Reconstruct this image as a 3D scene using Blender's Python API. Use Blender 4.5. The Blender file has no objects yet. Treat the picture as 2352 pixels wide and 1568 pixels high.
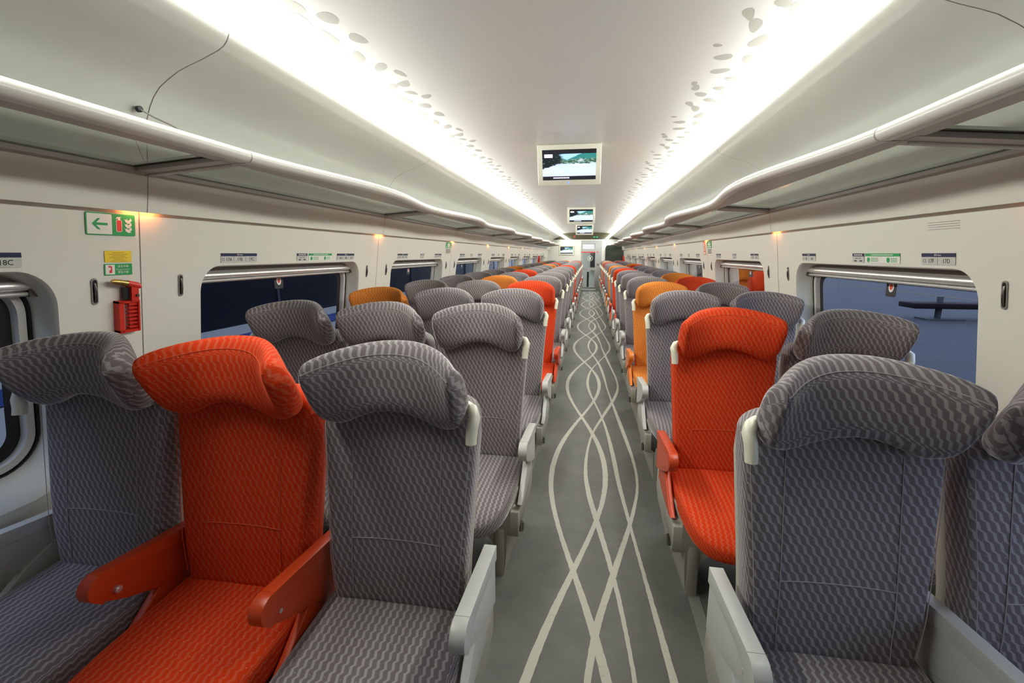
import bpy, bmesh, math, random
from mathutils import Vector, Matrix
random.seed(7)
SC = bpy.context.scene
COL = SC.collection
PI = math.pi
# ------------------------------------------------------------------ camera
F_PX, YAW, PIT, ROLL = 1083.05, .1619, .1828, .0003
cd = bpy.data.cameras.new('camera')
cam = bpy.data.objects.new('camera', cd); COL.objects.link(cam)
cd.sensor_fit = 'HORIZONTAL'; cd.sensor_width = 36.0; cd.lens = F_PX / 2352 * 36.0
cd.clip_start = .05; cd.clip_end = 200
fw = Vector((-math.sin(YAW) * math.cos(PIT), math.cos(YAW) * math.cos(PIT), -math.sin(PIT)))
rt0 = Vector((math.cos(YAW), math.sin(YAW), 0)); up0 = rt0.cross(fw)
rt = rt0 * math.cos(ROLL) + up0 * math.sin(ROLL); up = up0 * math.cos(ROLL) - rt0 * math.sin(ROLL)
M = Matrix((rt, up, -fw)).transposed().to_4x4(); M.translation = Vector((0, 0, 1.49))
cam.matrix_world = M
SC.camera = cam
SC.view_settings.view_transform = 'Standard'; SC.view_settings.look = 'None'
SC.view_settings.gamma = 1; SC.view_settings.use_curve_mapping = False
SC.view_settings.exposure = 0.0
try:
    SC.cycles.max_bounces = 8; SC.cycles.diffuse_bounces = 5; SC.cycles.transparent_max_bounces = 12
    SC.cycles.caustics_reflective = False; SC.cycles.caustics_refractive = False
    SC.cycles.use_denoising = True; SC.cycles.sample_clamp_indirect = 6
except Exception: pass
# ------------------------------------------------------------------ world (dusk outside)
W = bpy.data.worlds.new('world'); SC.world = W; W.use_nodes = True
bg = W.node_tree.nodes['Background']; bg.inputs[0].default_value = (.50, .60, .86, 1); bg.inputs[1].default_value = 3.6
STRIP = 33.5      # emission of the ceiling light strips
LAMP = 50.0       # emission of the small warm lamps in the groove
SCREEN = 1.3
# ------------------------------------------------------------------ constants of the coach (metres, camera over 0,0)
XC = -.2036; Y0 = 1.6488; MOD = 2.1638; YA = -.55; YB = 20.5; ROWY = 1.170; ROWP = 1.0819
# ------------------------------------------------------------------ materials
MATS = {}
def N(nt, t, **kw):
    n = nt.nodes.new(t)
    for k, v in kw.items(): setattr(n, k, v)
    return n
def mat(name, col, rough=.5, metal=0, spec=.5, emit=None, estr=0, sheen=0, alpha=1, bump=None, var=0):
    m = bpy.data.materials.new(name); m.use_nodes = True; nt = m.node_tree
    b = nt.nodes['Principled BSDF']
    b.inputs['Base Color'].default_value = (*col, 1); b.inputs['Roughness'].default_value = rough
    b.inputs['Metallic'].default_value = metal; b.inputs['Specular IOR Level'].default_value = spec
    if emit: b.inputs['Emission Color'].default_value = (*emit, 1); b.inputs['Emission Strength'].default_value = estr
    if sheen: b.inputs['Sheen Weight'].default_value = sheen; b.inputs['Sheen Roughness'].default_value = .4
    b.inputs['Alpha'].default_value = alpha
    if bump or var:
        tc = N(nt, 'ShaderNodeTexCoord'); nz = N(nt, 'ShaderNodeTexNoise')
        nz.inputs['Scale'].default_value = bump[0] if bump else 3; nz.inputs['Detail'].default_value = 4
        nt.links.new(tc.outputs['Object'], nz.inputs['Vector'])
        if bump:
            bp = N(nt, 'ShaderNodeBump'); bp.inputs['Strength'].default_value = bump[1]; bp.inputs['Distance'].default_value = .01
            nt.links.new(nz.outputs['Fac'], bp.inputs['Height']); nt.links.new(bp.outputs[0], b.inputs['Normal'])
        if var:
            n2 = N(nt, 'ShaderNodeTexNoise'); n2.inputs['Scale'].default_value = 2.2; n2.inputs['Detail'].default_value = 6
            nt.links.new(tc.outputs['Object'], n2.inputs['Vector'])
            mx = N(nt, 'ShaderNodeMixRGB'); mx.inputs[1].default_value = (*[c * (1 - var) for c in col], 1)
            mx.inputs[2].default_value = (*[min(1, c * (1 + var)) for c in col], 1)
            nt.links.new(n2.outputs['Fac'], mx.inputs[0]); nt.links.new(mx.outputs[0], b.inputs['Base Color'])
    MATS[name] = m
    return m
def fabric(name, base, line, dot, tint):
    m = bpy.data.materials.new(name); m.use_nodes = True; nt = m.node_tree; L = nt.links.new
    b = nt.nodes['Principled BSDF']; b.inputs['Roughness'].default_value = .85
    b.inputs['Specular IOR Level'].default_value = .2
    b.inputs['Sheen Weight'].default_value = 1.0; b.inputs['Sheen Roughness'].default_value = .28; b.inputs['Sheen Tint'].default_value = (*tint, 1)
    uv = N(nt, 'ShaderNodeUVMap'); uv.uv_map = 'UVMap'
    sp = N(nt, 'ShaderNodeSeparateXYZ'); L(uv.outputs[0], sp.inputs[0])
    def mth(op, a, c=None, d=None):
        n = N(nt, 'ShaderNodeMath', operation=op)
        for i, v in enumerate((a, c, d)):
            if v is None: continue
            if isinstance(v, (int, float)): n.inputs[i].default_value = v
            else: L(v, n.inputs[i])
        return n.outputs[0]
    S = .0205                                     # distance between the wavy lines
    ph = mth('MULTIPLY', sp.outputs[1], 2 * PI / .0245)
    off = mth('MULTIPLY', mth('SINE', ph), .0024)
    off2 = mth('MULTIPLY', mth('SINE', mth('MULTIPLY', ph, 2.0)), .0008)
    x = mth('ADD', mth('ADD', sp.outputs[0], off), off2)
    fr = mth('PINGPONG', mth('DIVIDE', x, S), .5)  # 0 on the line, .5 between
    k = N(nt, 'ShaderNodeMapRange'); k.inputs[1].default_value = .13; k.inputs[2].default_value = .24
    k.inputs[3].default_value = 1; k.inputs[4].default_value = 0; L(fr, k.inputs[0])
    mx = N(nt, 'ShaderNodeMixRGB'); mx.inputs[1].default_value = (*base, 1); mx.inputs[2].default_value = (*line, 1)
    L(k.outputs[0], mx.inputs[0])
    # weave grain
    nz = N(nt, 'ShaderNodeTexNoise'); nz.inputs['Scale'].default_value = 900; L(uv.outputs[0], nz.inputs['Vector'])
    g = N(nt, 'ShaderNodeMapRange'); g.inputs[3].default_value = .82; g.inputs[4].default_value = 1.18; L(nz.outputs['Fac'], g.inputs[0])
    ml = N(nt, 'ShaderNodeMixRGB', blend_type='MULTIPLY'); ml.inputs[0].default_value = 1
    L(mx.outputs[0], ml.inputs[1]); L(g.outputs[0], ml.inputs[2])
    # small bright stitches on a staggered grid
    dx = mth('SUBTRACT', mth('FRACT', mth('DIVIDE', mth('ADD', sp.outputs[0], mth('MULTIPLY', sp.outputs[1], .75)), .041)), .5)
    dy = mth('SUBTRACT', mth('FRACT', mth('DIVIDE', sp.outputs[1], .036)), .5)
    dd = mth('SQRT', mth('ADD', mth('MULTIPLY', dx, dx), mth('MULTIPLY', dy, dy)))
    ds = mth('LESS_THAN', dd, .035)
    m3 = N(nt, 'ShaderNodeMixRGB'); L(ds, m3.inputs[0]); L(ml.outputs[0], m3.inputs[1]); m3.inputs[2].default_value = (*dot, 1)
    L(m3.outputs[0], b.inputs['Base Color'])
    bp = N(nt, 'ShaderNodeBump'); bp.inputs['Strength'].default_value = .25; bp.inputs['Distance'].default_value = .0015
    L(k.outputs[0], bp.inputs['Height']); L(bp.outputs[0], b.inputs['Normal'])
    MATS[name] = m
    return m
fabric('fabric_grey', (.155, .130, .136), (.315, .287, .29), (.35, .33, .32), (1, .96, .96))
fabric('fabric_red', (.60, .034, .001), (.60, .088, .033), (.75, .25, .15), (1, .16, .06))
fabric('fabric_orange', (.62, .175, .014), (.66, .26, .075), (.8, .45, .2), (1, .42, .10))
mat('plastic_grey', (.50, .50, .47), .38)
mat('plastic_red', (.56, .055, .010), .34)
mat('plastic_orange', (.72, .19, .020), .34)
mat('plastic_ivory', (.74, .73, .58), .4)
mat('base_beige', (.34, .33, .28), .45, bump=(300, .05))
mat('shell_beige', (.48, .46, .40), .42)
mat('steel', (.55, .55, .53), .25, 1)
mat('steel_dark', (.18, .17, .15), .35, 1)
mat('wall_cream', (.74, .73, .65), .32, bump=(260, .03))
mat('panel_white', (.70, .71, .655), .30, bump=(200, .03))
mat('ceiling_white', (.83, .835, .81), .34)
mat('ceiling_spot', (.47, .46, .41), .5)
mat('seam_dark', (.16, .14, .13), .6)
mat('seam_light', (.93, .93, .90), .4)
mat('rail_white', (.68, .67, .62), .28)
mat('rack_frame', (.42, .38, .35), .35)
mat('black', (.012, .013, .014), .4)
mat('rubber', (.02, .022, .025), .45)
mat('screw_metal', (.7, .66, .6), .22, 1)
mat('door_metal', (.42, .43, .43), .32, .6)
mat('skirt_grey', (.20, .20, .18), .5)
mat('red_band', (.65, .05, .04), .4)
mat('sign_green', (.02, .33, .09), .45)
mat('sign_white', (.80, .79, .72), .45)
mat('sign_plate', (.55, .56, .52), .4)
mat('sign_navy', (.012, .018, .07), .4)
mat('sign_red', (.75, .05, .03), .4)
mat('sign_yellow', (.85, .62, .03), .45)
mat('sign_orange', (.75, .18, .05), .45)
mat('ink', (.03, .03, .035), .6)
mat('ink_brown', (.28, .18, .02), .6)
mat('hammer_red', (.62, .035, .020), .3)
mat('brass', (.45, .34, .10), .3, .9)
mat('blind_cloth', (.22, .19, .175), .7)
mat('alu', (.80, .79, .76), .34, .75)
mat('hook_grey', (.30, .29, .28), .4, .3)
mat('dark_glass', (.035, .045, .035), .06, spec=.8)
mat('olive_glass', (.060, .056, .030), .05, spec=.9)
mat('tv_body', (.62, .61, .52), .35)
mat('led_blue', (.02, .05, .6), .4, emit=(.15, .25, 1), estr=2.0)
mat('led_green', (.0, .3, .1), .4, emit=(.02, .8, .25), estr=.5)
mat('led_red', (.3, .0, .0), .4, emit=(.9, .12, .06), estr=.5)
mat('strip_light', (.9, .9, .85), .5, emit=(.98, 1, .93), estr=STRIP)
mat('panel_light', (.9, .9, .95), .5, emit=(.72, .74, 1), estr=2.2)
mat('warm_lamp', (.9, .5, .2), .5, emit=(1, .28, .07), estr=LAMP)
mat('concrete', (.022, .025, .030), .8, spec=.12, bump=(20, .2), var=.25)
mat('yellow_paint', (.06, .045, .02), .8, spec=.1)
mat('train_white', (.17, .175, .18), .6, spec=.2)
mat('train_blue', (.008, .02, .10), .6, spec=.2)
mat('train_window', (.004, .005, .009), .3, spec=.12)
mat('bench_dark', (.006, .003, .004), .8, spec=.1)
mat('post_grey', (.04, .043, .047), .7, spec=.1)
mat('stand_in_dark', (.02, .02, .022), .8)
mat('vestibule_grey', (.45, .46, .45), .4)
mat('end_grey', (.20, .20, .20), .5)
def m_floor():
    m = mat('floor_grey', (.085, .088, .078), .48); nt = m.node_tree; L = nt.links.new; b = nt.nodes['Principled BSDF']
    tc = N(nt, 'ShaderNodeTexCoord')
    n1 = N(nt, 'ShaderNodeTexNoise'); n1.inputs['Scale'].default_value = 5; n1.inputs['Detail'].default_value = 8; n1.inputs['Roughness'].default_value = .7
    n2 = N(nt, 'ShaderNodeTexNoise'); n2.inputs['Scale'].default_value = 420; n2.inputs['Detail'].default_value = 2
    L(tc.outputs['Object'], n1.inputs['Vector']); L(tc.outputs['Object'], n2.inputs['Vector'])
    r = N(nt, 'ShaderNodeValToRGB'); r.color_ramp.elements[0].color = (.095, .099, .090, 1); r.color_ramp.elements[1].color = (.135, .135, .118, 1)
    r.color_ramp.elements[0].position = .35; r.color_ramp.elements[1].position = .68
    L(n1.outputs['Fac'], r.inputs[0])
    g = N(nt, 'ShaderNodeMapRange'); g.inputs[3].default_value = .85; g.inputs[4].default_value = 1.15; L(n2.outputs['Fac'], g.inputs[0])
    ml = N(nt, 'ShaderNodeMixRGB', blend_type='MULTIPLY'); ml.inputs[0].default_value = 1; L(r.outputs[0], ml.inputs[1]); L(g.outputs[0], ml.inputs[2])
    L(ml.outputs[0], b.inputs['Base Color'])
m_floor()
def m_stripe():
    m = mat('floor_line', (.48, .47, .40), .5); nt = m.node_tree; L = nt.links.new; b = nt.nodes['Principled BSDF']
    tc = N(nt, 'ShaderNodeTexCoord'); n1 = N(nt, 'ShaderNodeTexNoise'); n1.inputs['Scale'].default_value = 45; n1.inputs['Detail'].default_value = 6
    n1.inputs['Roughness'].default_value = .75
    L(tc.outputs['Object'], n1.inputs['Vector'])
    r = N(nt, 'ShaderNodeValToRGB'); r.color_ramp.elements[0].color = (.26, .25, .20, 1); r.color_ramp.elements[1].color = (.47, .455, .385, 1)
    r.color_ramp.elements[0].position = .28; r.color_ramp.elements[1].position = .42
    L(n1.outputs['Fac'], r.inputs[0]); L(r.outputs[0], b.inputs['Base Color'])
m_stripe()
def m_glass(name, tint, refl, rough=0.0):
    m = bpy.data.materials.new(name); m.use_nodes = True; nt = m.node_tree; L = nt.links.new
    for n in list(nt.nodes): nt.nodes.remove(n)
    o = N(nt, 'ShaderNodeOutputMaterial'); t = N(nt, 'ShaderNodeBsdfTransparent'); g = N(nt, 'ShaderNodeBsdfGlossy'); mx = N(nt, 'ShaderNodeMixShader')
    t.inputs[0].default_value = (*tint, 1); g.inputs['Roughness'].default_value = rough; g.inputs[0].default_value = (.9, .9, .9, 1)
    lw = N(nt, 'ShaderNodeLayerWeight'); lw.inputs[0].default_value = refl
    L(lw.outputs['Fresnel'], mx.inputs[0]); L(t.outputs[0], mx.inputs[1]); L(g.outputs[0], mx.inputs[2]); L(mx.outputs[0], o.inputs[0])
    MATS[name] = m
m_glass('window_glass', (.80, .84, .88), .05)
m_glass('door_glass', (.78, .80, .80), .25)
def m_shelf():
    m = bpy.data.materials.new('shelf_glass'); m.use_nodes = True; nt = m.node_tree; L = nt.links.new
    for n in list(nt.nodes): nt.nodes.remove(n)
    o = N(nt, 'ShaderNodeOutputMaterial'); t = N(nt, 'ShaderNodeBsdfTransparent'); g = N(nt, 'ShaderNodeBsdfGlossy'); mx = N(nt, 'ShaderNodeMixShader')
    d = N(nt, 'ShaderNodeBsdfDiffuse'); d.inputs[0].default_value = (.22, .24, .22, 1); m2 = N(nt, 'ShaderNodeMixShader'); m2.inputs[0].default_value = .22
    t.inputs[0].default_value = (.42, .45, .42, 1); g.inputs['Roughness'].default_value = .04; g.inputs[0].default_value = (.76, .80, .76, 1)
    mx.inputs[0].default_value = .58
    L(t.outputs[0], m2.inputs[1]); L(d.outputs[0], m2.inputs[2])
    L(m2.outputs[0], mx.inputs[1]); L(g.outputs[0], mx.inputs[2]); L(mx.outputs[0], o.inputs[0])
    MATS['shelf_glass'] = m
m_shelf()
def m_tv():
    """a river valley film: water, banks, sky, written from procedural textures on the screen's own UV"""
    m = bpy.data.materials.new('tv_picture'); m.use_nodes = True; nt = m.node_tree; L = nt.links.new
    b = nt.nodes['Principled BSDF']; b.inputs['Base Color'].default_value = (.01, .01, .01, 1); b.inputs['Roughness'].default_value = .2
    uv = N(nt, 'ShaderNodeUVMap'); uv.uv_map = 'UVMap'; sp = N(nt, 'ShaderNodeSeparateXYZ'); L(uv.outputs[0], sp.inputs[0])
    u, v = sp.outputs[0], sp.outputs[1]
    def mth(op, a, c=None):
        n = N(nt, 'ShaderNodeMath', operation=op)
        for i, q in enumerate((a, c)):
            if q is None: continue
            if isinstance(q, (int, float)): n.inputs[i].default_value = q
            else: L(q, n.inputs[i])
        return n.outputs[0]
    def step(e, x, w=.01):
        n = N(nt, 'ShaderNodeMapRange'); L(x, n.inputs[0])
        n.inputs[1].default_value = e - w; n.inputs[2].default_value = e + w
        return n.outputs[0]
    def mix(f, a, c):
        n = N(nt, 'ShaderNodeMixRGB'); L(f, n.inputs[0])
        for i, q in ((1, a), (2, c)):
            if isinstance(q, tuple): n.inputs[i].default_value = (*q, 1)
            else: L(q, n.inputs[i])
        return n.outputs[0]
    def noise(s, d=5):
        n = N(nt, 'ShaderNodeTexNoise'); n.inputs['Scale'].default_value = s; n.inputs['Detail'].default_value = d; L(uv.outputs[0], n.inputs['Vector']); return n.outputs['Fac']
    nf = noise(14); nc = noise(5)
    water = mix(noise(3), (.50, .66, 1.0), (.82, .90, 1.0))
    bank = mix(step(.52, nf, .06), (.03, .10, .06), (.26, .42, .36))
    bank = mix(step(.60, nc, .05), bank, (.55, .66, .70))
    hill = mix(nf, (.03, .20, .35), (.03, .28, .10))
    sky = (.42, .72, 1.0)
    dark = mix(step(.62, nf, .04), (.006, .012, .015), (.10, .20, .22))
    # hills: valley notch in the sky around u=.45
    ridge = mth('ADD', mth('MULTIPLY', mth('ABSOLUTE', mth('SUBTRACT', u, .46)), .75), .66)
    ridge = mth('ADD', ridge, mth('MULTIPLY', mth('SUBTRACT', nf, .5), .06))
    f_sky = step(0, mth('SUBTRACT', v, ridge), .012)
    up_ = mix(f_sky, hill, sky)
    up_ = mix(step(0, mth('SUBTRACT', mth('ADD', .70, mth('MULTIPLY', mth('SUBTRACT', nc, .5), .3)), v), .01), up_, bank)
    lf = mth('SUBTRACT', mth('ADD', .36, mth('MULTIPLY', mth('SUBTRACT', nf, .5), .2)), u)
    up_ = mix(step(0, lf, .03), up_, dark)
    wl = mth('ADD', .54, mth('MULTIPLY', mth('SUBTRACT', nf, .5), .10))
    wl = mth('SUBTRACT', wl, mth('MULTIPLY', mth('MAXIMUM', mth('SUBTRACT', .32, u), 0.0), .5))
    c = mix(step(0, mth('SUBTRACT', v, wl), .012), water, up_)
    # black bars above and below
    c = mix(step(.86, v, .004), c, (.008, .008, .014)); c = mix(step(.13, v, .004), (.008, .008, .014), c)
    L(c, b.inputs['Emission Color']); b.inputs['Emission Strength'].default_value = SCREEN
    MATS['tv_picture'] = m
m_tv()
mat('tv_badge', (.8, .7, .8), .5, emit=(.85, .72, .95), estr=.8)
mat('tv_text', (.8, .8, .9), .5, emit=(.8, .82, 1), estr=.8)

# ------------------------------------------------------------------ mesh helpers
class MB:
    """collects faces for ONE mesh object; mats in order of slots"""
    def __init__(s): s.v = []; s.f = []; s.m = []; s.uv = []; s.slots = []; s.hasuv = False
    def slot(s, name):
        if name not in s.slots: s.slots.append(name)
        return s.slots.index(name)
    def add(s, vs, fs, mname, uvs=None):
        b = len(s.v); k = s.slot(mname); s.v += [tuple(p) for p in vs]
        if uvs is None: s.uv += [(0, 0)] * len(vs)
        else: s.uv += [tuple(q) for q in uvs]; s.hasuv = True
        for f in fs: s.f.append([b + i for i in f]); s.m.append(k)
    def box(s, x0, x1, y0, y1, z0, z1, m):
        v = [(x, y, z) for z in (z0, z1) for y in (y0, y1) for x in (x0, x1)]
        s.add(v, [(0, 2, 3, 1), (4, 5, 7, 6), (0, 1, 5, 4), (2, 6, 7, 3), (0, 4, 6, 2), (1, 3, 7, 5)], m)
    def rbox(s, x0, x1, y0, y1, z0, z1, m, r=.004, seg=2):
        bm = bmesh.new(); bmesh.ops.create_cube(bm, size=1)
        for q in bm.verts: q.co = Vector((x0 + (q.co.x + .5) * (x1 - x0), y0 + (q.co.y + .5) * (y1 - y0), z0 + (q.co.z + .5) * (z1 - z0)))
        bmesh.ops.bevel(bm, geom=bm.edges[:], offset=r, segments=seg, affect='EDGES', profile=.5)
        s.addbm(bm, m)
    def addbm(s, bm, m, T=None):
        bm.verts.index_update(); bm.normal_update()
        vs = [(T @ q.co if T else q.co.copy()) for q in bm.verts]; s.add(vs, [[q.index for q in f.verts] for f in bm.faces], m); bm.free()
    def prism(s, poly, axis, a0, a1, m, bevel=0, seg=2):
        """poly: 2-D points in the plane of the other two axes (in x,y,z order)"""
        bm = bmesh.new()
        def P(p, a):
            if axis == 'x': return (a, p[0], p[1])
            if axis == 'y': return (p[0], a, p[1])
            return (p[0], p[1], a)
        vs = [bm.verts.new(P(p, a0)) for p in poly]; f = bm.faces.new(vs)
        r = bmesh.ops.extrude_face_region(bm, geom=[f])
        d = {'x': 0, 'y': 1, 'z': 2}[axis]
        for q in r['geom']:
            if isinstance(q, bmesh.types.BMVert): q.co[d] = a1
        bmesh.ops.recalc_face_normals(bm, faces=bm.faces[:])
        if bevel:
            es = [e for e in bm.edges if abs(e.verts[0].co[d] - e.verts[1].co[d]) < 1e-6]
            bmesh.ops.bevel(bm, geom=es, offset=bevel, segments=seg, affect='EDGES', profile=.5, clamp_overlap=True)
        s.addbm(bm, m)
    def tube(s, pts, r, m, n=12, ry=None, cap=True):
        """round tube along pts; r number or list"""
        pts = [Vector(p) for p in pts]; V = []; Fs = []; K = len(pts)
        ref = None
        for i, p in enumerate(pts):
            t = (pts[min(i + 1, K - 1)] - pts[max(i - 1, 0)]).normalized()
            if ref is None: ref = Vector((0, 0, 1)) if abs(t.z) < .9 else Vector((0, 1, 0))
            a = (ref - t * ref.dot(t)).normalized(); b = t.cross(a); ref = a
            rr = r[i] if isinstance(r, (list, tuple)) else r; r2 = ry if ry else rr
            for k in range(n):
                w = 2 * PI * k / n; V.append(p + a * math.cos(w) * r2 + b * math.sin(w) * rr)
        for i in range(K - 1):
            for k in range(n):
                k2 = (k + 1) % n; Fs.append((i * n + k, i * n + k2, (i + 1) * n + k2, (i + 1) * n + k))
        if cap: Fs.append(tuple(range(n - 1, -1, -1))); Fs.append(tuple((K - 1) * n + k for k in range(n)))
        s.add(V, Fs, m)
    def cyl(s, c, axis, r, h, m, n=20, r2=None):
        d = {'x': Vector((1, 0, 0)), 'y': Vector((0, 1, 0)), 'z': Vector((0, 0, 1))}[axis]; c = Vector(c)
        s.tube([c - d * h / 2, c + d * h / 2], [r, r if r2 is None else r2], m, n)
    def sweep(s, prof, ys, m, xf, closed=False):
        """profile list of (a,b) mapped by xf(a,b,y) along ys"""
        n = len(prof); V = []; Fs = []
        for y in ys:
            for p in prof: V.append(xf(p[0], p[1], y))
        e = n if closed else n - 1
        for i in range(len(ys) - 1):
            for k in range(e):
                k2 = (k + 1) % n; Fs.append((i * n + k, i * n + k2, (i + 1) * n + k2, (i + 1) * n + k))
        s.add(V, Fs, m)
    def build(s, name, parent=None, loc=(0, 0, 0), sharp=35, flip=False):
        me = bpy.data.meshes.new(name); me.from_pydata(s.v, [], s.f)
        for q in s.slots: me.materials.append(MATS[q])
        me.polygons.foreach_set('material_index', s.m)
        me.polygons.foreach_set('use_smooth', [True] * len(s.f))
        if s.hasuv:
            ul = me.uv_layers.new(name='UVMap')
            for lp in me.loops: ul.data[lp.index].uv = s.uv[lp.vertex_index]
        me.update()
        try: me.set_sharp_from_angle(angle=math.radians(sharp))
        except Exception: pass
        o = bpy.data.objects.new(name, me); COL.objects.link(o); o.location = loc
        if parent: o.parent = parent
        return o
def thing(name, label, cat, loc=(0, 0, 0), group=None, rz=0):
    o = bpy.data.objects.new(name, None); COL.objects.link(o); o.location = loc; o.rotation_euler = (0, 0, rz)
    o.empty_display_size = .1
    return tag(o, label, cat, group)
def tag(o, label, cat, group=None):
    o['label'] = label; o['category'] = cat
    if group: o['group'] = group
    return o
def structure(o, label=None):
    o['kind'] = 'structure'
    if label: o['label'] = label
    return o
CH = {}
def copy_tree(o, parent=None):
    c = o.copy(); COL.objects.link(c); c.parent = parent
    for ch in [q for q in list(o.children)]: copy_tree(ch, c)
    return c
FONT = None
_textcache = {}
def text_mesh(txt, size, align='CENTER', bold=0.0):
    key = (txt, size, align, bold)
    if key in _textcache: return _textcache[key]
    cu = bpy.data.curves.new('txt', 'FONT'); cu.body = txt; cu.size = size; cu.align_x = align; cu.align_y = 'CENTER'
    cu.extrude = .0002; cu.offset = bold; cu.resolution_u = 3
    ob = bpy.data.objects.new('txt', cu); COL.objects.link(ob)
    dg = bpy.context.evaluated_depsgraph_get(); dg.update()
    me = bpy.data.meshes.new_from_object(ob.evaluated_get(dg))
    bpy.data.objects.remove(ob); bpy.data.curves.remove(cu)
    _textcache[key] = ([tuple(v.co) for v in me.vertices], [list(p.vertices) for p in me.polygons])
    return _textcache[key]
def add_text(mb, txt, size, m, T, align='CENTER', bold=0.0):
    v, f = text_mesh(txt, size, align, bold)
    mb.add([T @ Vector(p) for p in v], f, m)
def rrect(x0, x1, y0, y1, r, n=8):
    pts = []
    for cx, cy, a0 in ((x1 - r, y1 - r, 0), (x0 + r, y1 - r, 90), (x0 + r, y0 + r, 180), (x1 - r, y0 + r, 270)):
        for k in range(n + 1):
            a = math.radians(a0 + 90 * k / n); pts.append((cx + r * math.cos(a), cy + r * math.sin(a)))
    return pts

# ------------------------------------------------------------------ the shell of the coach
def uw(z): return 1.549 + .1274 * (1.646 - z)               # half width of the lower wall at height z
def X(side, u): return XC + side * u
UB = uw(.625)
def frange(a, b, n): return [a + (b - a) * i / n for i in range(n + 1)]

# floor with the woven line pattern laid in it
fl = MB(); fl.box(XC - 1.80, XC + 1.80, YA, YB, -.06, 0, 'floor_grey')
def ribbon(mb, fx, y0, y1, w, z, m, step=.02):
    V = []; Fs = []; n = int((y1 - y0) / step); rr = random.Random(int(z * 1e6))
    for i in range(n + 1):
        y = y0 + (y1 - y0) * i / n; x = fx(y); dx = (fx(y + .01) - fx(y - .01)) / .02; l = math.hypot(1, dx); ww = w(y) if callable(w) else w
        a = ww / 2 * l + rr.uniform(-.0011, .0011); b = ww / 2 * l + rr.uniform(-.0011, .0011)
        V += [(x - a, y, z), (x + b, y, z)]
        if i: k = 2 * i; Fs.append((k - 2, k - 1, k + 1, k))
    mb.add(V, Fs, m)
GS = [(0, .012), (.35, .024), (.7, .068), (1.05, .152), (1.5, .265), (1.85, .335), (2.1, .356), (2.35, .353), (2.6, .338), (3.1, .300), (3.6, .262), (4.1, .228), (4.45, .214), (4.9, .186), (5.25, .149), (5.7, .080), (6.0, .035), (6.3, .012)]
def gfun(s):
    s = s % 6.3
    for (a, p), (b, q) in zip(GS, GS[1:]):
        if a <= s <= b:
            i = [g[0] for g in GS].index(a); n = len(GS)
            def P(j): # periodic control
                j2 = j
                if j2 < 0: return (GS[j2 - 1][0] - 6.3, GS[j2 - 1][1])
                if j2 >= n: return (GS[j2 - n + 1][0] + 6.3, GS[j2 - n + 1][1])
                return GS[j2]
            p0, p1, p2, p3 = P(i - 1), P(i), P(i + 1), P(i + 2)
            t = (s - a) / (b - a); m1 = (p2[1] - p0[1]) / (p2[0] - p0[0]) * (b - a); m2 = (p3[1] - p1[1]) / (p3[0] - p1[0]) * (b - a)
            return (2 * t**3 - 3 * t**2 + 1) * p1[1] + (t**3 - 2 * t**2 + t) * m1 + (-2 * t**3 + 3 * t**2) * p2[1] + (t**3 - t**2) * m2
    return GS[0][1]
YF0, YF1 = YA + .02, 19.6
PH = [(-1.14, -2), (.98, -1), (3.10, 0), (5.40, 1), (7.69, 2), (9.94, 3), (12.22, 4), (14.42, 5), (16.65, 6), (18.9, 7), (21.2, 8)]
def ph(y): return interp(PH, y)
def interp(tab, x):
    if x <= tab[0][0]: return tab[0][1]
    for (a, p), (b, q) in zip(tab, tab[1:]):
        if x <= b: return p + (q - p) * (x - a) / (b - a)
    return tab[-1][1]
def fD(y): return -.037 - .183 * math.cos(PI * ph(y))
def fE(y): return -.037 + .183 * math.cos(PI * ph(y))
ribbon(fl, fD, YF0, YF1, lambda y: .031 + .006 * math.cos(2 * PI * (y - 1.3) / 2.1), .0010, 'floor_line')
ribbon(fl, fE, YF0, YF1, lambda y: .031 + .006 * math.cos(2 * PI * (y - 1.3) / 2.1), .0013, 'floor_line')
for j in range(3):
    ribbon(fl, lambda y, j=j: gfun(2.1 * (ph(y) + j)), YF0, YF1, lambda y, j=j: .024 + .007 * math.sin(2 * PI * (y + j * .7) / 2.1), .0016 + .0003 * j, 'floor_line')
for s in (-1, 1):     # lighter floor edge strips under the seats
    xe = -.455 if s < 0 else .47
    fl.box(min(xe, xe + s * .05), max(xe, xe + s * .05), YA, YB, 0, .004, 'skirt_grey')
structure(fl.build('floor'), 'dark grey vinyl aisle floor with interwoven pale wavy lines')

# ceiling
def zc(u): return 2.394 - .045 * u * u
ce = MB(); us = frange(-1.03, 1.03, 40)
prof = [(u, zc(u)) for u in us]
ce.sweep(prof, [YA, YB + .02], 'ceiling_white', lambda a, b, y: (XC + a, y, b))
k = 0
while Y0 - ROWP * 2 + ROWP * k < YB:
    y = Y0 - ROWP * 2 + ROWP * k; k += 1
    if y < YA: continue
    ce.sweep([(u, z - .0006) for u, z in prof], [y - .0035, y - .001], 'seam_light', lambda a, b, y: (XC + a, y, b))
    ce.sweep([(u, z - .0006) for u, z in prof], [y - .001, y + .0015], 'seam_light', lambda a, b, y: (XC + a, y, b))
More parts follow.
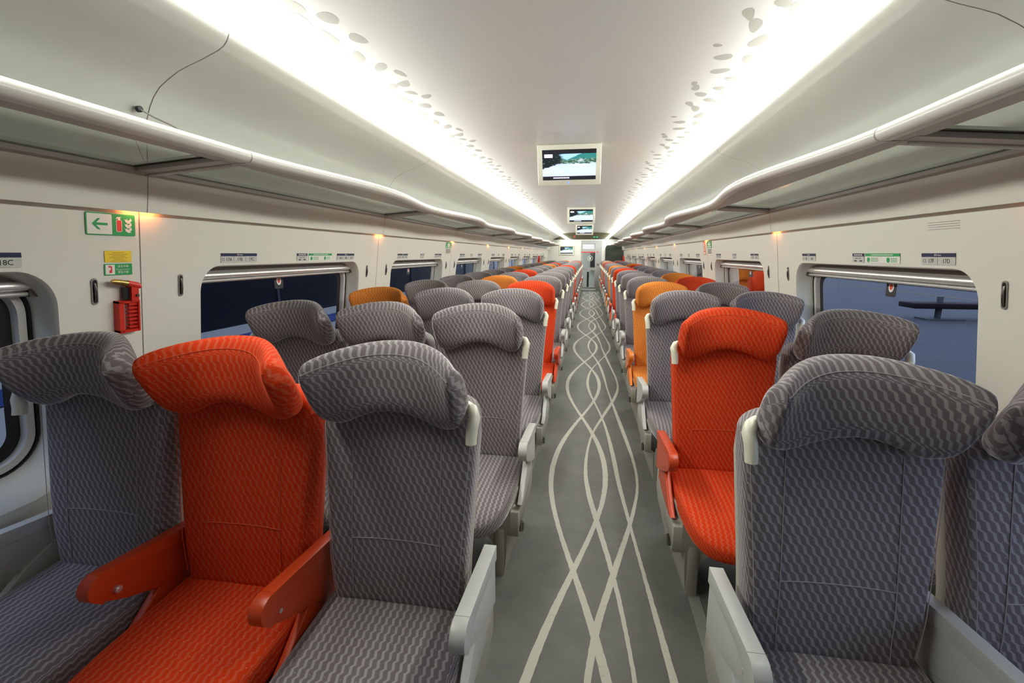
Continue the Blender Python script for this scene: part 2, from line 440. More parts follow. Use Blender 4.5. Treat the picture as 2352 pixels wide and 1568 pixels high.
# pebble-shaped pattern printed along both edges
def pebble(u, y, ln, wd, ang, seed, side):
    r = random.Random(seed); n = 14; V = [];
    p = 1.4 + r.random() * .9; sk = r.uniform(-.35, .35)
    for i in range(n):
        w = 2 * PI * i / n; a = math.cos(w); b = math.sin(w)
        rad = 1 + .10 * math.cos(2 * w + seed) + .08 * math.cos(3 * w + 2 * seed)
        lx = ln / 2 * a * rad; wy = wd / 2 * b * rad * (1 + sk * a) * (1 - .25 * (a > .7) * (seed % 3 == 0))
        yy = y + lx * math.cos(ang) - wy * math.sin(ang); uu = u + lx * math.sin(ang) + wy * math.cos(ang)
        uu = min(uu, 1.015); V.append((XC + side * uu, yy, zc(uu) - .0003))
    V2 = [(XC + side * u, y, zc(u) - .0003)] + V
    ce.add(V2, [(0, 1 + i, 1 + (i + 1) % n) for i in range(n)], 'ceiling_spot')
PL = [(.748, .166, .085, .046, -.2), (.722, .335, .085, .040, -.35), (.800, .478, .095, .040, .2), (.757, .598, .075, .050, .5), (.700, .690, .075, .026, -.2),
      (.735, .810, .070, .050, .8), (.805, .83, .085, .036, .4), (.690, .03, .06, .04, .3), (.815, .06, .10, .035, -.2), (.858, .135, .13, .05, -.2),
      (.822, .284, .095, .034, -.1), (.870, .38, .09, .045, .1), (.745, .935, .075, .028, -.5), (.865, .60, .09, .035, .2), (.880, .73, .11, .05, .5), (.835, .97, .08, .03, .1),
      (.925, .22, .09, .05, .1), (.935, .48, .10, .045, .3), (.940, .86, .10, .05, -.2), (.930, .67, .08, .04, .4)]
PR = [(.745, .375, .080, .034, .35), (.795, .455, .095, .040, .25), (.850, .580, .100, .044, -.1), (.757, .730, .060, .060, .2), (.782, .880, .055, .070, .6),
      (.915, .660, .095, .045, -.1), (.865, .750, .080, .036, .1), (.700, .06, .050, .026, .1), (.770, .215, .065, .050, .9), (.722, .12, .08, .030, .1),
      (.842, .12, .06, .045, .5), (.905, .34, .10, .05, .2), (.915, .94, .13, .045, .1), (.860, .97, .05, .05, .3), (.900, .20, .09, .055, .6), (.940, .5, .08, .04, .2),
      (.835, .30, .07, .04, .7), (.70, .62, .03, .03, 0)]
for n in range(-1, 18):
    yb = Y0 + ROWP * n
    for i, (u, dy, ln, wd, an) in enumerate(PL):
        if YA < yb + dy < 19.8: pebble(u + .05, yb + dy * 1.104, ln * 1.25, wd * 1.3, an, i + 3, -1)
    for i, (u, dy, ln, wd, an) in enumerate(PR):
        if YA < yb + dy < 19.8: pebble(u + .015, yb + dy * 1.104, ln * 1.2, wd * 1.25, an, i + 31, 1)
structure(ce.build('ceiling'), 'arched cream ceiling panels with printed pebble pattern')

BIN = [(1.079, 2.256), (1.082, 2.247), (1.090, 2.232), (1.105, 2.216), (1.13, 2.203), (1.20, 2.178), (1.255, 2.161), (1.30, 2.145), (1.35, 2.118), (1.385, 2.096), (1.415, 2.065), (1.438, 2.030), (1.458, 1.985), (1.470, 1.92), (1.478, 1.84), (1.483, 1.785)]
UPP = [(1.484, 1.800), (1.488, 1.775), (1.500, 1.70), (1.509, 1.656), (1.511, 1.649), (1.515, 1.649), (1.516, 1.668), (1.570, 1.668)]
def hole_wall(mb, side, y0, y1, m, off=0):
    """one wall module between y0 and y1 with the rounded window hole"""
    bm = bmesh.new(); c = (y0 + y1) / 2
    hole = rrect(c - .783, c + .772, .648, 1.436, .122, 9)
    outer = [(y0, .625), (y1, .625), (y1, 1.670), (y0, 1.670)]
    hv = [bm.verts.new((0, p[0], p[1])) for p in hole]; ov = [bm.verts.new((0, p[0], p[1])) for p in outer]
    es = [bm.edges.new((hv[i], hv[(i + 1) % len(hv)])) for i in range(len(hv))] + [bm.edges.new((ov[i], ov[(i + 1) % 4])) for i in range(4)]
    bmesh.ops.triangle_fill(bm, edges=es, use_beauty=True)
    for v in bm.verts: v.co.x = X(side, uw(v.co.z) + off)
    mb.addbm(bm, m)
    # soft-edged reveal running outwards
    rings = [(0, 0), (.006, .003), (.016, .0055), (.10, .010)]
    V = []; Fs = []; n = len(hole)
    for d, ins in rings:
        for p in rrect(c - .783 + ins, c + .772 - ins, .648 + ins + d * .78, 1.436 - ins, .122 - ins * .5 + d * .2, 9): V.append((X(side, uw(p[1]) + d), p[0], p[1]))
    for r in range(len(rings) - 1):
        for i in range(n):
            j = (i + 1) % n; Fs.append((r * n + i, r * n + j, (r + 1) * n + j, (r + 1) * n + i))
    mb.add(V, Fs, m)
def seamline(mb, side, prof, y, m='seam_dark', w=.0022):
    mb.sweep([(u - .0008, z) for u, z in prof], [y - w, y + w], m, lambda a, b, yy: (X(side, a), yy, b))
for side, nm in ((-1, 'left'), (1, 'right')):
    w = MB()
    for j in range(-1, 9):
        y0 = Y0 + MOD * j; y1 = y0 + MOD
        if y0 < YA:
            hole_wall(w, side, y0, y1, 'wall_cream')
        elif y1 <= 19.1:
            hole_wall(w, side, y0, y1, 'wall_cream')
        else:
            w.sweep([(uw(1.67), 1.67), (uw(.625), .625)], [y0, YB], 'wall_cream', lambda a, b, y: (X(side, a), y, b))
        if j >= 0: seamline(w, side, [(uw(1.67), 1.67), (uw(.625), .625)], y0, w=.0020)
    # ledge, dark groove and lower panel below the windows
    w.sweep([(uw(.625), .625), (uw(.60) + .004, .60), (1.705, .56), (1.706, .545), (1.726, .542), (1.726, .530), (1.705, .526), (1.705, .20), (1.66, .17), (1.66, 0.0)],
            [YA, YB], 'wall_cream', lambda a, b, y: (X(side, a), y, b))
    w.sweep([(1.7255, .542), (1.7255, .530)], [YA, YB], 'black', lambda a, b, y: (X(side, a) - side * .001, y, b))
    structure(w.build('wall_' + nm, sharp=50), 'cream side wall with rounded windows on the %s' % nm)
    b = MB(); b.sweep(BIN, [YA, YB], 'panel_white', lambda a, c, y: (X(side, a), y, c))
    for j in range(-1, 9): seamline(b, side, BIN, Y0 + MOD * j, w=.0018)
    structure(b.build('trim_1' if side < 0 else 'trim_2', sharp=60), 'curved cream panel above the luggage rack on the %s' % nm)
    p = MB(); p.sweep(UPP, [YA, YB], 'wall_cream', lambda a, c, y: (X(side, a), y, c))
    p.box(*sorted((X(side, 1.57), X(side, 1.58))), YA, YB, 1.64, 1.80, 'wall_cream')
    for j in range(-1, 9): seamline(p, side, UPP[:6], Y0 + MOD * j, w=.0015)
    structure(p.build('trim_3' if side < 0 else 'trim_4', sharp=60), 'upper wall panel with shadow groove on the %s' % nm)
    # light strip
    t = thing('ceiling_light_strip', 'long glowing white light strip along the %s edge of the ceiling' % nm, 'light', (X(side, 1.02), YA, 2.23))
    d = MB(); ox, oz = X(side, 1.02), 2.23
    sp = [(1.0190, 2.3475), (1.0225, 2.330), (1.029, 2.318), (1.040, 2.306), (1.058, 2.286), (1.072, 2.266), (1.079, 2.257)]
    d.sweep(sp, [(.85 if side < 0 else 1.66), YB - YA - .02], 'strip_light', lambda a, c, y: (X(side, a) - ox, y, c - oz))
    d.build('diffuser', t)
    h = MB(); h.sweep([(1.0215, 2.350), (1.10, 2.355), (1.10, 2.258), (1.0795, 2.256)], [.02, YB - YA - .02], 'panel_white', lambda a, c, y: (X(side, a) - ox, y, c - oz))
    h.build('housing', t)

# ------------------------------------------------------------------ windows
def window(side, j, idx):
    c = Y0 + MOD * j + MOD / 2; nm = 'left' if side < 0 else 'right'
    if c + .8 < .2: return
    root = bpy.data.objects.new('window_%d' % idx, None); COL.objects.link(root); root.location = (X(side, 1.70), c, .6); root['kind'] = 'structure'
    ords = ['nearest, partly out of view', 'first full', 'second', 'third', 'fourth', 'fifth', 'sixth', 'seventh', 'last']
    root['label'] = 'rounded coach window with roller blind, %s on the %s wall' % (ords[j + 1], nm)
    lx, ly, lz = X(side, 1.70), c, .6
    def ring(mb, d0, d1, ins0, ins1, m):
        V = []; n = 40
        for d, ins in ((d0, ins0), (d1, ins1)):
            pts = rrect(c - .775 + ins, c + .762 - ins, .732 + ins, 1.428 - ins, max(.03, .135 - ins * .8), 9)
            V += [(X(side, uw(p[1]) + d) - lx, p[0] - ly, p[1] - lz) for p in pts]
        n = len(pts); mb.add(V, [(i, (i + 1) % n, n + (i + 1) % n, n + i) for i in range(n)], m)
    f = MB()
    ring(f, .100, .096, 0, .010, 'rubber'); ring(f, .096, .108, .010, .012, 'rubber'); ring(f, .108, .100, .012, .016, 'alu')
    f.build('rubber_seal', root, sharp=60)
    f = MB(); ring(f, .100, .100, .016, .040, 'rail_white'); ring(f, .100, .125, .040, .044, 'rail_white'); f.build('window_frame', root, sharp=60)
    f = MB(); ring(f, .125, .1255, .042, .085, 'black'); f.build('black_border', root)
    g = MB(); pts = rrect(c - .722, c + .709, .782, 1.38, .1, 9); cx = (c, 1.08)
    V = [(X(side, uw(cx[1]) + .127) - lx, cx[0] - ly, cx[1] - lz)] + [(X(side, uw(p[1]) + .127) - lx, p[0] - ly, p[1] - lz) for p in pts]
    n = len(pts); g.add(V, [(0, 1 + i, 1 + (i + 1) % n) for i in range(n)], 'window_glass'); g.build('glass_pane', root)
    # roller blind at the top
    bl = MB(); y0, y1 = c - .768, c + .755
    bl.sweep([(.088, 1.432), (.078, 1.413), (.078, 1.396)], [y0 - ly, y1 - ly], 'blind_cloth', lambda a, z, y: (X(side, uw(z) + a) - lx, y, z - lz))
    bb = bl.build('blind_cassette', root)
    br = MB()
    def bar(z, r, dep, m, rz=None):
        xx = X(side, uw(z) + dep) - lx
        br.tube([(xx, y0 + .012 - ly, z - lz), (xx, y1 - .012 - ly, z - lz)], r, m, 12, ry=rz)
    bar(1.386, .014, .070, 'alu', .016); bar(1.359, .010, .070, 'alu', .008)
    br.sweep([(.074, 1.373), (.074, 1.359)], [y0 - ly + .012, y1 - ly - .012], 'steel_dark', lambda a, z, y: (X(side, uw(z) + a) - lx, y, z - lz))
    for ye in (y0 + .012, y1 - .012): br.box(X(side, uw(1.36) + .072) - lx - .016, X(side, uw(1.36) + .072) - lx + .016, ye - .012 - ly, ye + .012 - ly, 1.349 - lz, 1.407 - lz, 'steel_dark')
    br.build('blind_bar', root)
    # emergency break sticker on the glass
    s = MB(); zz = 1.328; yy = c - .035 if side < 0 else c - .050; xs = X(side, uw(zz) + .1265) - lx
    def disc(r, m, o):
        nn = 24; s.add([(xs - side * o, yy - ly, zz - lz)] + [(xs - side * o, yy + r * math.cos(2 * PI * k / nn) - ly, zz + r * 1.25 * math.sin(2 * PI * k / nn) - lz) for k in range(nn)],
                       [(0, 1 + k, 1 + (k + 1) % nn) for k in range(nn)], m)
    pr = rrect(yy - .043, yy + .043, zz - .050, zz + .038, .012, 4)
    s.add([(xs, p[0] - ly, p[1] - lz) for p in pr], [tuple(range(len(pr)))], 'black')
    disc(.022, 'sign_white', .001); disc(.012, 'sign_red', .002)
    s.build('break_point_sticker', root)
idx = 1
for side in (-1, 1):
    for j in range(-1, 8):
        window(side, j, idx); idx += 1

# ------------------------------------------------------------------ signs: a local frame on the wall
def wallT(side, y, z, lift=.0015):
    """matrix: text x runs along the wall left-to-right for a viewer inside, y up"""
    o = Vector((X(side, uw(z) - lift), y, z))
    upv = Vector((side * -.1274, 0, 1)).normalized()
    xr = Vector((0, 1, 0)) if side < 0 else Vector((0, -1, 0))
    nn = xr.cross(upv)
    return Matrix((xr, upv, nn)).transposed().to_4x4(), o
def plate(mb, x0, x1, y0, y1, t, m, T, r=0):
    if r:
        pr = rrect(x0, x1, y0, y1, r, 4); n = len(pr)
        V = [T @ Vector((p[0], p[1], t)) for p in pr] + [T @ Vector((p[0], p[1], 0)) for p in pr]
        mb.add(V, [tuple(range(n))] + [(i, n + i, n + (i + 1) % n, (i + 1) % n) for i in range(n)], m)
    else:
        V = [T @ Vector(q) for q in ((x0, y0, t), (x1, y0, t), (x1, y1, t), (x0, y1, t), (x0, y0, 0), (x1, y0, 0), (x1, y1, 0), (x0, y1, 0))]
        mb.add(V, [(0, 1, 2, 3), (0, 4, 5, 1), (1, 5, 6, 2), (2, 6, 7, 3), (3, 7, 4, 0)], m)
def TR(T, x, y, z): return T @ Matrix.Translation((x, y, z))
def seat_sign(side, yc, wd, row, letters):
    z = 1.472; T, o = wallT(side, yc, z); nm = 'left' if side < 0 else 'right'
    codes = ' '.join('%d%s' % (row, l) for l in letters)
    t = thing('seat_number_sign', 'seat number plate reading %s above the %s windows' % (codes, nm), 'sign', o, 'seat number plates')
    p = MB(); plate(p, -wd / 2, wd / 2, -.023, .023, .001, 'sign_plate', T, .003); p.build('plate', t)
    h = MB(); plate(h, -wd / 2, wd / 2, .008, .023, .0014, 'sign_navy', T)
    add_text(h, '座位 Seats', .009, 'sign_white', TR(T, 0, .0155, .0016)); h.build('header_band', t)
    n = len(letters); cw = wd / n
    for i, l in enumerate(letters):
        q = MB()
        cx = -wd / 2 + cw * (i + .5)
        add_text(q, '%d%s' % (row, l), .0235, 'ink', TR(T, cx + (.010 if i == 0 else 0), -.0085, .0012), bold=.0002)
        if i == 0:   # little window outline before the window seat
            x0, x1, y0, y1 = cx - .036, cx - .020, -.014, -.002; ws = MB()
            for a, b, c_, d in ((x0, x1, y1 - .0015, y1), (x0, x1, y0, y0 + .0015), (x0, x0 + .0015, y0, y1), (x1 - .0015, x1, y0, y1)): plate(ws, a, b, c_, d, .0014, 'ink', T)
            ws.build('window_symbol', t)
        if i: dv = MB(); plate(dv, -wd / 2 + cw * i - .0006, -wd / 2 + cw * i + .0006, -.021, .006, .0014, 'ink', T); dv.build('divider', t)
        q.build('seat_number', t)
def arrow_sign(side, yc, rowa, rowb, wd=.100):
    z = 1.472; T, o = wallT(side, yc, z); nm = 'left' if side < 0 else 'right'
    t = thing('row_arrow_sign', 'small arrow plate for rows %d and %d above the %s windows' % (rowa, rowb, nm), 'sign', o, 'row arrow plates')
    p = MB(); plate(p, -wd / 2, wd / 2, -.023, .023, .001, 'sign_plate', T, .003); p.build('plate', t)
    h = MB(); plate(h, -wd / 2, wd / 2, .008, .023, .0014, 'sign_navy', T)
    for i in range(5): plate(h, -.038 + i * .016, -.027 + i * .016, .0125, .0185, .0016, 'sign_white', T)
    h.build('header_band', t)
    q = MB(); plate(q, -.022, .022, -.003, -.001, .0014, 'ink', T)
    for s in (-1, 1): q.add([T @ Vector(v) for v in ((s * .027, -.002, .0014), (s * .019, -.006, .0014), (s * .019, .002, .0014))], [(0, 1, 2)], 'ink')
    for s in (-1, 1): plate(q, s * .025 - .012, s * .025 + .012, -.018, -.012, .0014, 'ink', T)
    q.build('arrow', t)
def info_sign(side, yc, wd=.256):
    z = 1.472; T, o = wallT(side, yc, z); nm = 'left' if side < 0 else 'right'
    t = thing('green_notice_sign', 'green headed notice with two round green icons above the %s window' % nm, 'sign', o)
    p = MB(); plate(p, -wd / 2, wd / 2, -.023, .023, .001, 'sign_white', T, .003); p.build('plate', t)
    h = MB(); plate(h, -wd / 2, wd / 2, .009, .023, .0014, 'sign_green', T)
    for i in range(14): plate(h, -.085 + i * .0125, -.085 + i * .0125 + .009, .0135, .0185, .0016, 'sign_white', T)
    h.build('header_band', t)
    for cx in (-wd / 2 + .03, .052):
        q = MB()
        q.tube([T @ Vector((cx, -.008, .0005)), T @ Vector((cx, -.008, .0018))], .012, 'sign_green', 20)
        for r_ in range(3):
            for c_ in range(4 if cx < 0 else 3): plate(q, cx + .020 + c_ * .016, cx + .033 + c_ * .016, -.002 - r_ * .007, .001 - r_ * .007, .0014, 'sign_green' if r_ else 'sign_red' if c_ == 3 else 'sign_green', T)
        q.build('notice_icon', t)
for side in (-1, 1):
    L1 = 'ABC' if side < 0 else 'FD'
    for j in range(-1, 8):
        b = Y0 + MOD * j; ra = 17 - 2 * j; rb = 16 - 2 * j
        if j == -1:
            if side < 0: seat_sign(side, Y0 - .2465 * MOD, .253, 18, 'ABC')
            continue
        if side < 0:
            seat_sign(side, b + .2535 * MOD, .253, ra, L1); seat_sign(side, b + .7525 * MOD, .248, rb, L1)
            arrow_sign(side, b + .503 * MOD, ra, rb, .108)
        else:
            seat_sign(side, b + .2335 * MOD, .188, ra, L1); seat_sign(side, b + .7615 * MOD, .184, rb, L1)
            arrow_sign(side, b + .499 * MOD, ra, rb, .107)
        if j == 0:
            info_sign(side, b + (.599 if side < 0 else .406) * MOD, .275)

# fire extinguisher sign with arrow
def pic_poly(mb, pts, t, m, T): mb.add([T @ Vector((p[0], p[1], t)) for p in pts], [tuple(range(len(pts)))], m)
T, o = wallT(-1, 1.535, 1.5985); T = T @ Matrix.Diagonal((1.07, 1, 1, 1))
t = thing('fire_extinguisher_sign', 'green and white sign with left arrow, red extinguisher and flames', 'sign', o)
p = MB(); plate(p, -.087, .087, -.040, .040, .002, 'sign_green', T, .006); p.build('plate', t)
p = MB(); plate(p, -.083, .001, -.036, .036, .0024, 'sign_white', T, .002)
pic_poly(p, [(-.068, 0), (-.048, .020), (-.038, .020), (-.053, .0045), (-.014, .0045), (-.014, -.0045), (-.053, -.0045), (-.038, -.020), (-.048, -.020)], .0028, 'sign_green', T)
p.build('arrow_panel', t)
p = MB(); plate(p, .016, .037, -.026, .018, .0026, 'sign_white', T, .004); plate(p, .018, .035, -.024, .017, .0030, 'sign_red', T, .003)
pic_poly(p, [(.022, .018), (.022, .024), (.016, .020), (.014, .022), (.020, .029), (.033, .029), (.033, .026), (.031, .026), (.031, .018)], .0030, 'sign_white', T)
p.build('extinguisher_symbol', t)
p = MB()
for k in range(3):
    yb = -.028 + k * .017
    pic_poly(p, [(.046, yb + .018), (.050, yb + .006), (.060, yb), (.072, yb + .002), (.066, yb + .005), (.074, yb + .012), (.070, yb + .022), (.064, yb + .013), (.056, yb + .012), (.058, yb + .020), (.051, yb + .013)], .0028, 'sign_white', T)
p.build('flames_symbol', t)
# yellow notice
T, o = wallT(-1, 1.557, 1.4815); T = T @ Matrix.Diagonal((1.07, 1, 1, 1))
t = thing('yellow_notice', 'small yellow notice with fine print above the green hammer label', 'sign', o)
p = MB(); plate(p, -.049, .049, -.0215, .0215, .001, 'sign_yellow', T, .002); p.build('plate', t)
p = MB()
for k, wd in enumerate((.042, .068, .048, .066, .036, .056)): plate(p, -wd / 2, wd / 2, .0135 - k * .0062, .0150 - k * .0062, .0014, 'ink_brown', T)
p.build('fine_print', t)
T, o = wallT(-1, 1.556, 1.433); T = T @ Matrix.Diagonal((1.07, 1, 1, 1))
t = thing('emergency_hammer_label', 'small green label with red hammer symbol just above the hammer', 'sign', o)
p = MB(); plate(p, -.051, .051, -.0215, .0215, .001, 'sign_green', T, .002); p.build('plate', t)
p = MB(); plate(p, -.047, -.014, -.018, .018, .0013, 'sign_white', T, .001)
for q in ((-.037, -.027, .008, .014), (-.029, -.024, -.012, .012), (-.034, -.029, -.013, -.002)): plate(p, *q, .0017, 'sign_red', T)
p.build('hammer_symbol', t)
p = MB(); add_text(p, '紧急手锤', .010, 'sign_white', TR(T, .017, .011, .0013)); add_text(p, 'Emergency Hammer', .0062, 'sign_white', TR(T, .017, 0, .0013)); add_text(p, '緊急手錘', .010, 'sign_white', TR(T, .017, -.011, .0013))
p.build('lettering', t)
# emergency hammer in its red holder
T, o = wallT(-1, 1.569, 1.300); T = T @ Matrix.Diagonal((1.07, 1, 1, 1))
def TP(x, y, z): return T @ Vector((x, y, z))
hm = thing('emergency_hammer', 'red emergency hammer with brass tip in a comb-like holder on the wall', 'hammer', o)
b = MB()
b.tube([TP(-.004, .083, .025), TP(.030, .074, .025), TP(.044, .070, .025)], [.0125, .0135, .011], 'hammer_red', 16)
hh = b.build('hammer_head', hm)
b = MB(); b.tube([TP(-.062, .094, .025), TP(-.052, .0925, .025), TP(-.03, .089, .025), TP(-.004, .083, .025)], [.003, .0095, .0105, .0115], 'brass', 14); b.build('brass_tip', hh)
b = MB()
plateH = lambda x0, x1, y0, y1, z0, z1, m='hammer_red': b.add([TP(x, y, z) for z in (z0, z1) for y in (y0, y1) for x in (x0, x1)], [(0, 2, 3, 1), (4, 5, 7, 6), (0, 1, 5, 4), (2, 6, 7, 3), (0, 4, 6, 2), (1, 3, 7, 5)], m)
plateH(.006, .034, .014, .070, .006, .034); b.build('hammer_handle', hm)
b = MB(); plateH(-.012, .006, .020, .066, .008, .024, 'black'); b.build('black_clip', hm)
b = MB(); b.tube([TP(.026, .036, .034), TP(.026, .036, .040)], .006, 'steel_dark', 12); b.build('screw', hm)
b = MB()
plateH(-.036, -.018, -.108, .014, 0, .026); plateH(.014, .042, -.108, .014, 0, .010); plateH(-.036, .042, -.110, -.100, 0, .026); plateH(-.036, .042, .006, .015, 0, .026); plateH(.036, .042, -.108, .014, 0, .028)
for k in range(7):
    yk = -.094 + k * .0150; plateH(.004, .036, yk, yk + .007, 0, .022)
plateH(-.020, .020, -.104, .010, .0, .003, 'sign_plate')
b.build('holder', hm)

# other pictogram signs near the groove
def small_pict(side, y, z, w, h, nm, label):
    T, o = wallT(side, y, z); t = thing(nm, label, 'sign', o)
    p = MB(); plate(p, -w / 2, w / 2, -h / 2, h / 2, .001, 'sign_green', T, .003); p.build('plate', t)
    p = MB()
    for s in (-1, 1):
        pic_poly(p, [(s * .30 * w, .05 * h), (s * .12 * w, .28 * h), (s * .12 * w, .10 * h), (s * .04 * w, .10 * h), (s * .04 * w, 0), (s * .12 * w, 0), (s * .12 * w, -.14 * h)], .0016, 'sign_white', T)
    pic_poly(p, [(-.10 * w, -.42 * h), (.10 * w, -.42 * h), (.08 * w, .38 * h), (-.08 * w, .38 * h)], .0014, 'sign_white', T)
    pic_poly(p, [(.22 * w, -.42 * h), (.38 * w, -.42 * h), (.40 * w, -.2 * h), (.26 * w, -.16 * h)], .0014, 'sign_white', T)
    pic_poly(p, [(-.38 * w, -.42 * h), (-.22 * w, -.42 * h), (-.26 * w, -.16 * h), (-.40 * w, -.2 * h)], .0014, 'sign_white', T)
    p.build('pictogram', t)
    q = MB()
    for k in range(3): plate(q, -.4 * w, .4 * w, -h / 2 - .022 - k * .018, -h / 2 - .014 - k * .018, .001, 'ink', T)
    q.build('fine_print', t)
small_pict(-1, 5.83, 1.600, .235, .074, 'emergency_exit_sign', 'green emergency pictogram above the third left window pillar')
small_pict(1, 5.845, 1.599, .215, .080, 'emergency_exit_sign', 'green emergency pictogram beside the orange strip sign on the right wall')
T, o = wallT(1, 6.089, 1.561); T = T @ Matrix.Diagonal((1.85, 1, 1, 1))
t = thing('orange_strip_sign', 'tall narrow orange sign beside the green pictogram on the right wall', 'sign', o)
p = MB(); plate(p, -.026, .026, -.078, .078, .001, 'sign_orange', T, .003); p.build('plate', t)
p = MB()
for k in range(5): plate(p, -.015, .015, .050 - k * .02, .060 - k * .02, .0014, 'sign_white', T)
plate(p, -.016, .016, -.070, -.045, .0014, 'sign_white', T); p.build('fine_print', t)
T, o = wallT(1, 2.13, 1.602)
t = thing('air_vent', 'faint ribbed vent marking below the groove on the right wall', 'vent', o)
p = MB()
for k in range(4): plate(p, -.085, .085, .012 - k * .009, .0135 - k * .009, .0008, 'rack_frame', T)
p.build('slats', t)

# coat hooks on the pillars
def coat_hook(side):
    T, o = wallT(side, 0, 1.355); Tm = T
    t = thing('coat_hook', '', 'hook', (0, 0, 0), 'coat hooks beside the windows')
    p = MB()
    def ring(rx, ry, z, cz=0):
        pts = []
        for k in range(24):
            a = 2 * PI * k / 24; x = rx * math.cos(a); y = (ry - rx) * (1 if math.sin(a) > 0 else -1) + rx * math.sin(a)
            pts.append(Tm @ Vector((x, y, z)))
        return pts
    R = [ring(.0125, .049, 0), ring(.0115, .048, .003), ring(.0085, .043, .003), ring(.0075, .041, -.003)]
    V = sum(R, []); Fs = []
    for r in range(3):
        for k in range(24): Fs.append((r * 24 + k, r * 24 + (k + 1) % 24, (r + 1) * 24 + (k + 1) % 24, (r + 1) * 24 + k))
    p.add(V, Fs, 'hook_grey'); p.build('rim', t)
    p = MB(); q = ring(.0078, .0415, .0006); p.add(q, [tuple(range(24))], 'black'); p.build('recess', t)
    p = MB(); p.tube([Tm @ Vector((.0, .030, .001)), Tm @ Vector((.001, .01, .006)), Tm @ Vector((.001, -.02, .006)), Tm @ Vector((0, -.038, .001))], [.004, .0048, .0046, .003], 'steel_dark', 10)
    p.build('hook', t)
    return t
for side in (-1, 1):
    proto = coat_hook(side); first = True; nm = 'left' if side < 0 else 'right'
    names = ['nearest', 'second', 'third', 'fourth', 'fifth', 'sixth', 'seventh', 'eighth', 'farthest']
    for j in range(9):
        for dy in (-.187, .187):
            y = Y0 + MOD * j + dy
            if y > 19.4: continue
            if side > 0 and y < 1.6: continue
            t = proto if first else copy_tree(proto); first = False
            t.location = (X(side, uw(1.355) - .0015), y, 1.355)
            t['label'] = 'slim oval coat hook %s the %s pillar seam on the %s wall' % ('before' if dy < 0 else 'beyond', names[j], nm)

# warm lamps under the groove
for side in (-1, 1):
    nm = 'left' if side < 0 else 'right'
    for j in range(0, 9):
        y = Y0 + MOD * j + (.0)
        t = thing('pillar_lamp', 'warm orange lamp glowing in the groove at the %s pillar on the %s wall' % (names[j], nm), 'lamp', (X(side, 1.5175), y, 1.6665), 'warm lamps in the wall grooves')
        sg = side
        h = MB(); h.box(*sorted((sg * 0, sg * .004)), -.075, .075, -.013, .0, 'rack_frame'); h.build('housing', t)
        e = MB(); e.box(*sorted((sg * .0045, sg * .006)), -.065, .065, -.012, -.002, 'warm_lamp'); e.build('bulb_cover', t)

